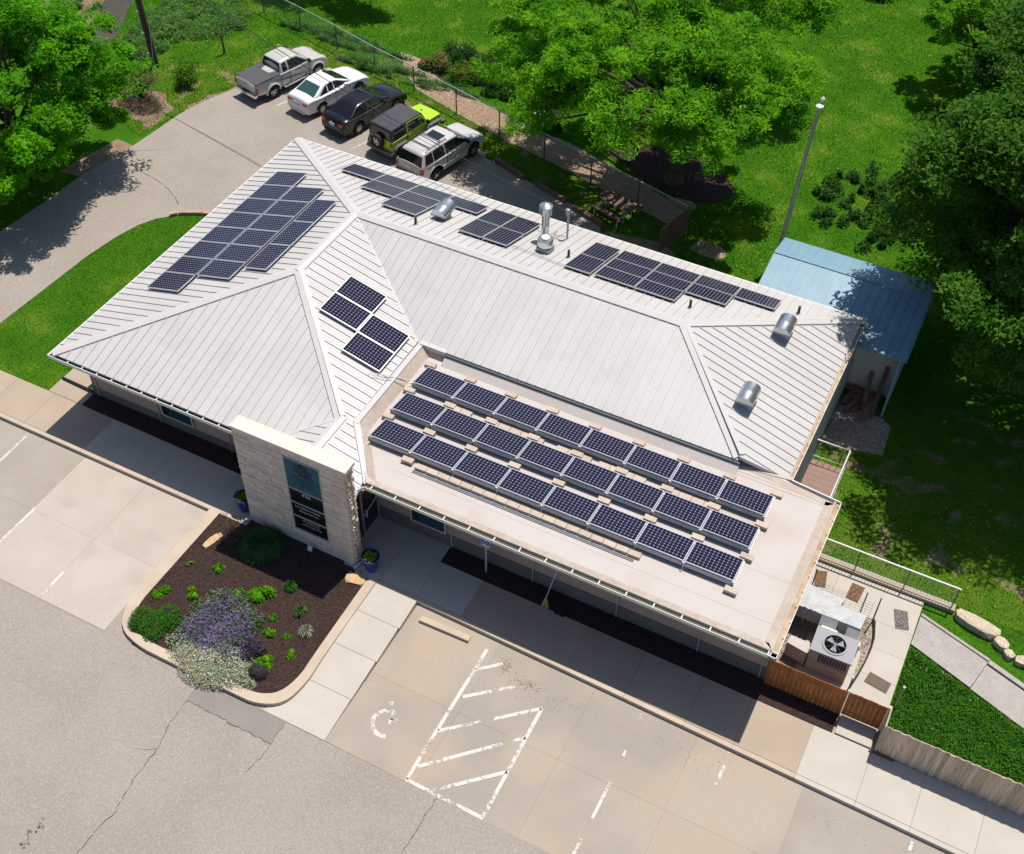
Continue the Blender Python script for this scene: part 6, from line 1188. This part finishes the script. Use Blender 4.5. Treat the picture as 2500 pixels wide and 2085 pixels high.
def twigs(name, lb, x, y, r, h, n_, z=-.15, seed=5, leaf=None, rad=.012, spread=1.):
    t = thing(name, lb, 'shrub', (x, y, z)); g = random.Random(seed); b = MB(); tips = []
    for k in range(n_):
        a = g.random() * 6.28; s = g.random() ** .7 * spread; hh = h * g.uniform(.5, 1); p1 = Vector((math.cos(a) * r * s * .5, math.sin(a) * r * s * .5, hh * .6)); p2 = p1 + Vector((math.cos(a) * r * s * .5 + g.uniform(-.1, .1), math.sin(a) * r * s * .5 + g.uniform(-.1, .1), hh * .4))
        b.tube([(g.uniform(-.06, .06), g.uniform(-.06, .06), 0), p1, p2], rad, 4, .003, caps=False); tips += [p1, p2, (p1 + p2) / 2]
        for j in range(3): q = p1.lerp(p2, g.random()); e = q + Vector((g.uniform(-.25, .25), g.uniform(-.25, .25), g.uniform(.0, .3))); b.tube([q, e], rad * .5, 3, .002, caps=False); tips.append(e)
    b.build('stems', 'twig', t)
    if leaf:
        P = np.array([list(p) for p in tips]); P = np.repeat(P, leaf[1], 0) + np.random.default_rng(seed).normal(size=(len(P) * leaf[1], 3)) * .12; V, F = leaves(P, .13, .07, .4, seed); npmesh('foliage', V, F, leaf[0], t)
twigs('bare_shrub', 'bare brown twiggy shrub in the bed left of the ornamental grass', 8.85, -1.85, .5, .4, 44, -.02, 6, spread=1.1, rad=.016)
twigs('bare_shrub', 'bare twiggy shrub with a brush pile at the grass edge beside the left tree', -12.0, 18.9, 1.3, 1.5, 80, -.16, 7, spread=1., rad=.022)
twigs('sapling_shrub', 'half leafed shrub on the grass left of the silver pickup', -10.7, 20.9, .7, 1.1, 26, -.16, 8, ('leaf_mid2', 9), .025)
twigs('sapling_shrub', 'narrow upright bare shrub on the grass nearer the top of the frame', -10.9, 24.3, .4, 1.5, 13, -.16, 9, None, .022, .35)
P = cloud((-11.6, 18.3, -.15), (1.3, .9, .22), 1500, 61); V, F = leaves(P, .38, .028, .5, 62); tag(npmesh('brush_pile', V, F, 'twig'), kind='stuff')
# flower beds behind the fence
GB = 'garden bushes in the beds behind the fence'
for i, (x, y, rx, ry, h, m_, lb, fl) in enumerate(((.2, 29.6, 1.3, .95, 1.0, 'leaf_deep', 'dark green bush at the back left of the garden bed', ('flower_white', .01)), (-.3, 28.3, .9, .8, .9, 'leaf_catmint', 'bush with scattered red blossoms at the left of the garden bed', ('flower_red', .22)), (1.35, 28.0, 1.15, .8, 1.0, 'leaf_mid2', 'rounded green bush with red blossoms in the middle of the garden bed', ('flower_red', .10)), (3.0, 28.9, 1.2, .9, .9, 'leaf_left', 'broad light green bush right of the red blossoms', None), (3.7, 27.7, .85, .6, .7, 'leaf_deep', 'low dark green bush at the front right of the garden bed', None), (5.6, 27.6, .8, .6, .5, 'leaf_fern', 'low bush under the overhanging tree branch', None), (7.3, 26.0, .6, .5, .45, 'leaf_fern', 'leafy clump near the end of the garden bed', None))):
    bush('garden_bush', lb, 'bush', x, y, (rx, ry), h, 4200, .11, .06, m_, 70 + i, -.16, 7, GB, [('blossom', fl[0], fl[1], .09, .08, .03)] if fl else None)
grassclump('hosta', 'bright green strappy perennial clump in the garden bed beyond the path', 5.4, 26.25, .55, .4, 500, 'leaf_lime', -.16, 81); grassclump('hosta', 'second strappy perennial clump closer to the tree', 6.4, 26.0, .45, .35, 400, 'leaf_lime', -.16, 82)
b = MB(); b.lathe([(.28, -.16), (.33, -.1), (.31, .02), (.24, .03)], (6.2, 26.9, 0), 20); tag(b.build('ring_planter', 'galv_box', None, True), 'grey ring shaped planter standing in the garden bed', 'planter')
bush('lawn_shade_leaves', 'low dark leaves standing in for tree shade between the lamp pole and the dark tree', 'shrub', 22.9, 27.2, (2.2, 2.8), .55, 5200, .20, .09, 'leaf_deep', 90, -.17, 60, sp=1.15, cr=(.06, .16))  # patchy dark leaves stand in for the tree shade on the far lawn
bush('weeds', 'rank green weeds growing on the creek bank at upper left', 'plant', -15.1, 24.0, (1.3, 2.4), .6, 17000, .14, .045, 'weed', 91, -.17, 46, sp=1., cr=(.12, .2))
bush('weeds', 'rank green weeds along the creek bend near the utility pole', 'plant', -14.4, 27.0, (2.6, 2.2), .5, 15000, .14, .045, 'weed', 92, -.17, 46, sp=1., cr=(.12, .2))
bush('weeds', 'coarse weeds on the far bank of the creek', 'plant', -21.3, 25.2, (1.7, 3.0), .5, 5000, .14, .045, 'weed', 93, -.17, 34, sp=1., cr=(.08, .16))
bush('weeds', 'wispy weeds growing through the chain link fence behind the cars', 'plant', -1.2, 26.8, (4.2, .55), .5, 9000, .12, .03, 'weed', 94, -.17, 60, sp=1., cr=(.06, .14))
bush('weeds', 'tall weeds along the chain link fence near the top of the frame', 'plant', -6.2, 28.4, (4.0, .6), .5, 9000, .12, .03, 'weed', 95, -.17, 60, sp=1., cr=(.06, .14))

# ------------------------------------------------------------ grass
def bladefield(name, polys, dens, H_, W_, m_, z, seed, excl=(), lean=.5):
    P = np.concatenate([sample(p, dens, z, seed + i, excl) for i, p in enumerate(polys)]); V, F = blades(P, H_, W_, seed, lean); o = npmesh(name, V, F, m_); tag(o, kind='stuff')
NLAWN = [(-30, 20), (-12.9, 17.2), (-9.8, 16), (-9.3, 19), (-8.4, 22.3), (-6.3, 24.8), (-5.3, 25.9), (-1.2, 24.85), (2.5, 23.7), (5.4, 22.5), (6.3, 22.35), (8.7, 21.7), (10.6, 21.3), (12.5, 20.6), (15.5, 20.4), (16.4, 19.2), (20.6, 17), (28, 17), (32, 22), (27, 54), (-8, 40), (-26, 26)]
bladefield('lawn_grass', [NLAWN], 170, .085, .035, 'blade', -.17, 100, [PATH, CREEK, VERGE] + BEDS)
bladefield('verge_grass', [VERGE], 190, .085, .035, 'blade2', -.17, 103)
bladefield('sparse_grass', [[(-13, 17.2), (-9.6, 16), (-9.3, 19.0), (-8.4, 22), (-9.5, 21), (-10.6, 19.8), (-13, 19.8)]], 70, .09, .035, 'blade2', -.17, 105)
bladefield('dry_lawn_grass', [[(16.4, 17.5), (21, 17), (28, 19.6), (28, 21.5), (21, 22), (16.4, 22.5)]], 130, .08, .035, 'blade2', -.165, 107)
bladefield('side_lawn_grass', [LAWN_L], 420, .055, .022, 'blade3', -.1, 110)
bladefield('yard_grass', [[(25.2, 6.9), (40, 6.9), (40, 16), (27.5, 16), (27.4, 12.3), (25.2, 11.8)], [(31.3, 6.9), (40, 6.9), (40, 4.6), (36, 4.6), (32.8, 5.6), (31.4, 6.2)]], 260, .075, .03, 'blade2', -.155, 120)
P = np.concatenate([sample(NLAWN, 2.2, -.10, 151, [PATH, CREEK]), sample([(25.4, 7), (34, 7), (34, 12), (27.5, 12)], 4, -.09, 152), sample([(30.4, 4.6), (32.4, 3.9), (36.3, 2.45), (36, .6), (30.42, .6)], 3, -.03, 153)]); V, F = leaves(P, .07, .05, 2, 154); tag(npmesh('lawn_flecks', V, F, 'seed_head'), kind='stuff')
bladefield('corner_lawn_grass', [PATCH_R], 200, .06, .03, 'blade2', -.13, 130)
COVER = [(30.4, 4.6), (32.4, 3.9), (36.3, 2.45), (40, 1), (40, .5), (30.42, .55)]
P = sample(COVER, 1400, 0, 140); P[:, 2] = -.12 + nrg.random(len(P)) ** 1.5 * .13 * (1 + .5 * np.sin(P[:, 0] * 4) * np.cos(P[:, 1] * 5)); V, F = leaves(P, .075, .05, .6, 141); tag(npmesh('ground_cover', V, F, 'groundcover'), kind='stuff')

# ------------------------------------------------------------ trees
def tree(name, lb, base, height, cc, cr, K, npc, rc, leaf, m_, seed, trunk_r=.3, low=.35, flat=.62, limbs=26, inner=.5, bark='bark', topbias=.1, keep=None, droop=0., name_='crown'):
    t = thing(name, lb, 'tree', (base[0], base[1], -.17)); g = np.random.default_rng(seed); rr = random.Random(seed)
    c = np.array([cc[0] - base[0], cc[1] - base[1], cc[2] + .17]); cen = []
    while len(cen) < K:
        d = g.normal(size=3); d /= np.linalg.norm(d)
        if d[2] < -low: continue
        q = c + d * np.array(cr) * (inner + (1 - inner) * g.random() ** .6) * (1 + .13 * math.sin(5 * d[0] + seed) * math.cos(4 * d[1] + 2 * seed))
        if keep is not None and not keep(q[0] + base[0], q[1] + base[1], q[2]): continue
        cen.append(q)
    cen = np.array(cen); rad = rc * (.6 + .8 * g.random(K))
    n = K * npc; idx = np.repeat(np.arange(K), npc); d = g.normal(size=(n, 3)); d /= np.linalg.norm(d, axis=1)[:, None]; u = g.random(n) ** .4
    # lumpy sub-sprays inside every clump
    sub = g.normal(size=(K, 9, 3)); sub /= np.linalg.norm(sub, axis=2)[:, :, None]; sub[:, :, 2] = np.abs(sub[:, :, 2]) * .7 - .15; si = g.integers(0, 9, n)
    off = sub[idx, si] * .66 + d * u[:, None] * .36
    P = cen[idx] + off * rad[idx][:, None] * np.array([1, 1, flat])
    V, F = leaves(P, leaf[0], leaf[1], .7, seed, droop); npmesh(name_, V, F, m_, t)
    b = MB(); H_ = height; top = Vector((c[0] * .5, c[1] * .5, c[2])); b.tube([(0, 0, -.1), (.05, .03, H_ * .3), (c[0] * .25, c[1] * .25, c[2] * .6), top], trunk_r, 10, trunk_r * .35); b.tube([(0, 0, -.1), (0, 0, .4)], trunk_r * 1.5, 10, trunk_r); b.build('trunk', bark, t, True)
    for k in rr.sample(range(K), min(limbs, K)):
        e = Vector(cen[k]); s = Vector((c[0] * .2, c[1] * .2, c[2] * rr.uniform(.45, .8))); mid = s.lerp(e, .5) + Vector((rr.uniform(-.4, .4), rr.uniform(-.4, .4), rr.uniform(-.1, .5)))
        b = MB(); b.tube([s, s.lerp(mid, .6), mid, mid.lerp(e, .6), e], trunk_r * .32, 6, .02, caps=False); b.build('branch', bark, t, True)
    return t
tree('broadleaf_tree', 'bright green broadleaf tree filling the upper left corner beside the drive', (-12.4, 11.5), 7, (-11.9, 10.2, 4.6), (4.5, 5.7, 4.2), 130, 1150, 1.32, (.19, .085), 'leaf_left', 5, .28, low=.75)
tree('spreading_tree', 'big spreading yellow green tree standing behind the chain link fence', (14.2, 24.9), 8, (12.8, 24.0, 5.1), (7.2, 5.9, 3.5), 145, 1000, 1.28, (.22, .065), 'leaf_mid', 6, .36, low=.4, flat=.6, limbs=60, inner=.35, droop=.3)
tree('background_tree', 'second yellow green tree cut off by the top edge of the frame', (11.8, 36), 8, (11.6, 34.3, 5.2), (5.4, 4.2, 3.2), 60, 850, 1.3, (.22, .075), 'leaf_mid', 16, .3, low=.35, flat=.5, limbs=20)
tree('dense_tree', 'tall dense dark green tree filling the right edge of the frame', (33.5, 20.5), 12, (32.3, 20.4, 7.6), (7.1, 8.6, 7.0), 300, 1000, 1.6, (.19, .095), 'leaf_dark', 7, .45, low=.8, limbs=50, inner=.55)
tree('dense_tree', 'dark green tree beyond the tallest one at the upper right edge', (31.5, 33), 10, (31.0, 32.0, 6.0), (5.4, 6.0, 5.8), 130, 850, 1.5, (.2, .1), 'leaf_dark', 17, .4, low=.8, limbs=20, inner=.55)
tree('young_tree', 'light green young tree at the top right in front of the dark one', (24.3, 39.8), 5, (24.4, 39.6, 2.9), (2.9, 2.9, 2.8), 90, 330, .7, (.17, .09), 'leaf_light', 8, .13, low=.5, limbs=25)
tree('background_tree', 'dark tree behind the young light green tree in the top right corner', (29, 47), 9, (29, 46, 5), (4.5, 5.5, 5), 100, 420, 1.3, (.24, .12), 'leaf_dark', 9, .3, low=.7)
tree('far_tree', 'dark trees shading the lawn at the top edge near the creek', (-9.5, 34.5), 6, (-9.5, 33.5, 4.4), (4.6, 1.6, 2.6), 50, 420, 1.0, (.2, .1), 'leaf_deep', 10, .2)
bush('background_bush', 'rounded dark green bush at the very top right behind the lawn', 'bush', 17.4, 48.5, (2.2, 1.6), 2.0, 7000, .2, .1, 'leaf_deep', 96, -.17, 12)
if proto[0] is None: pass
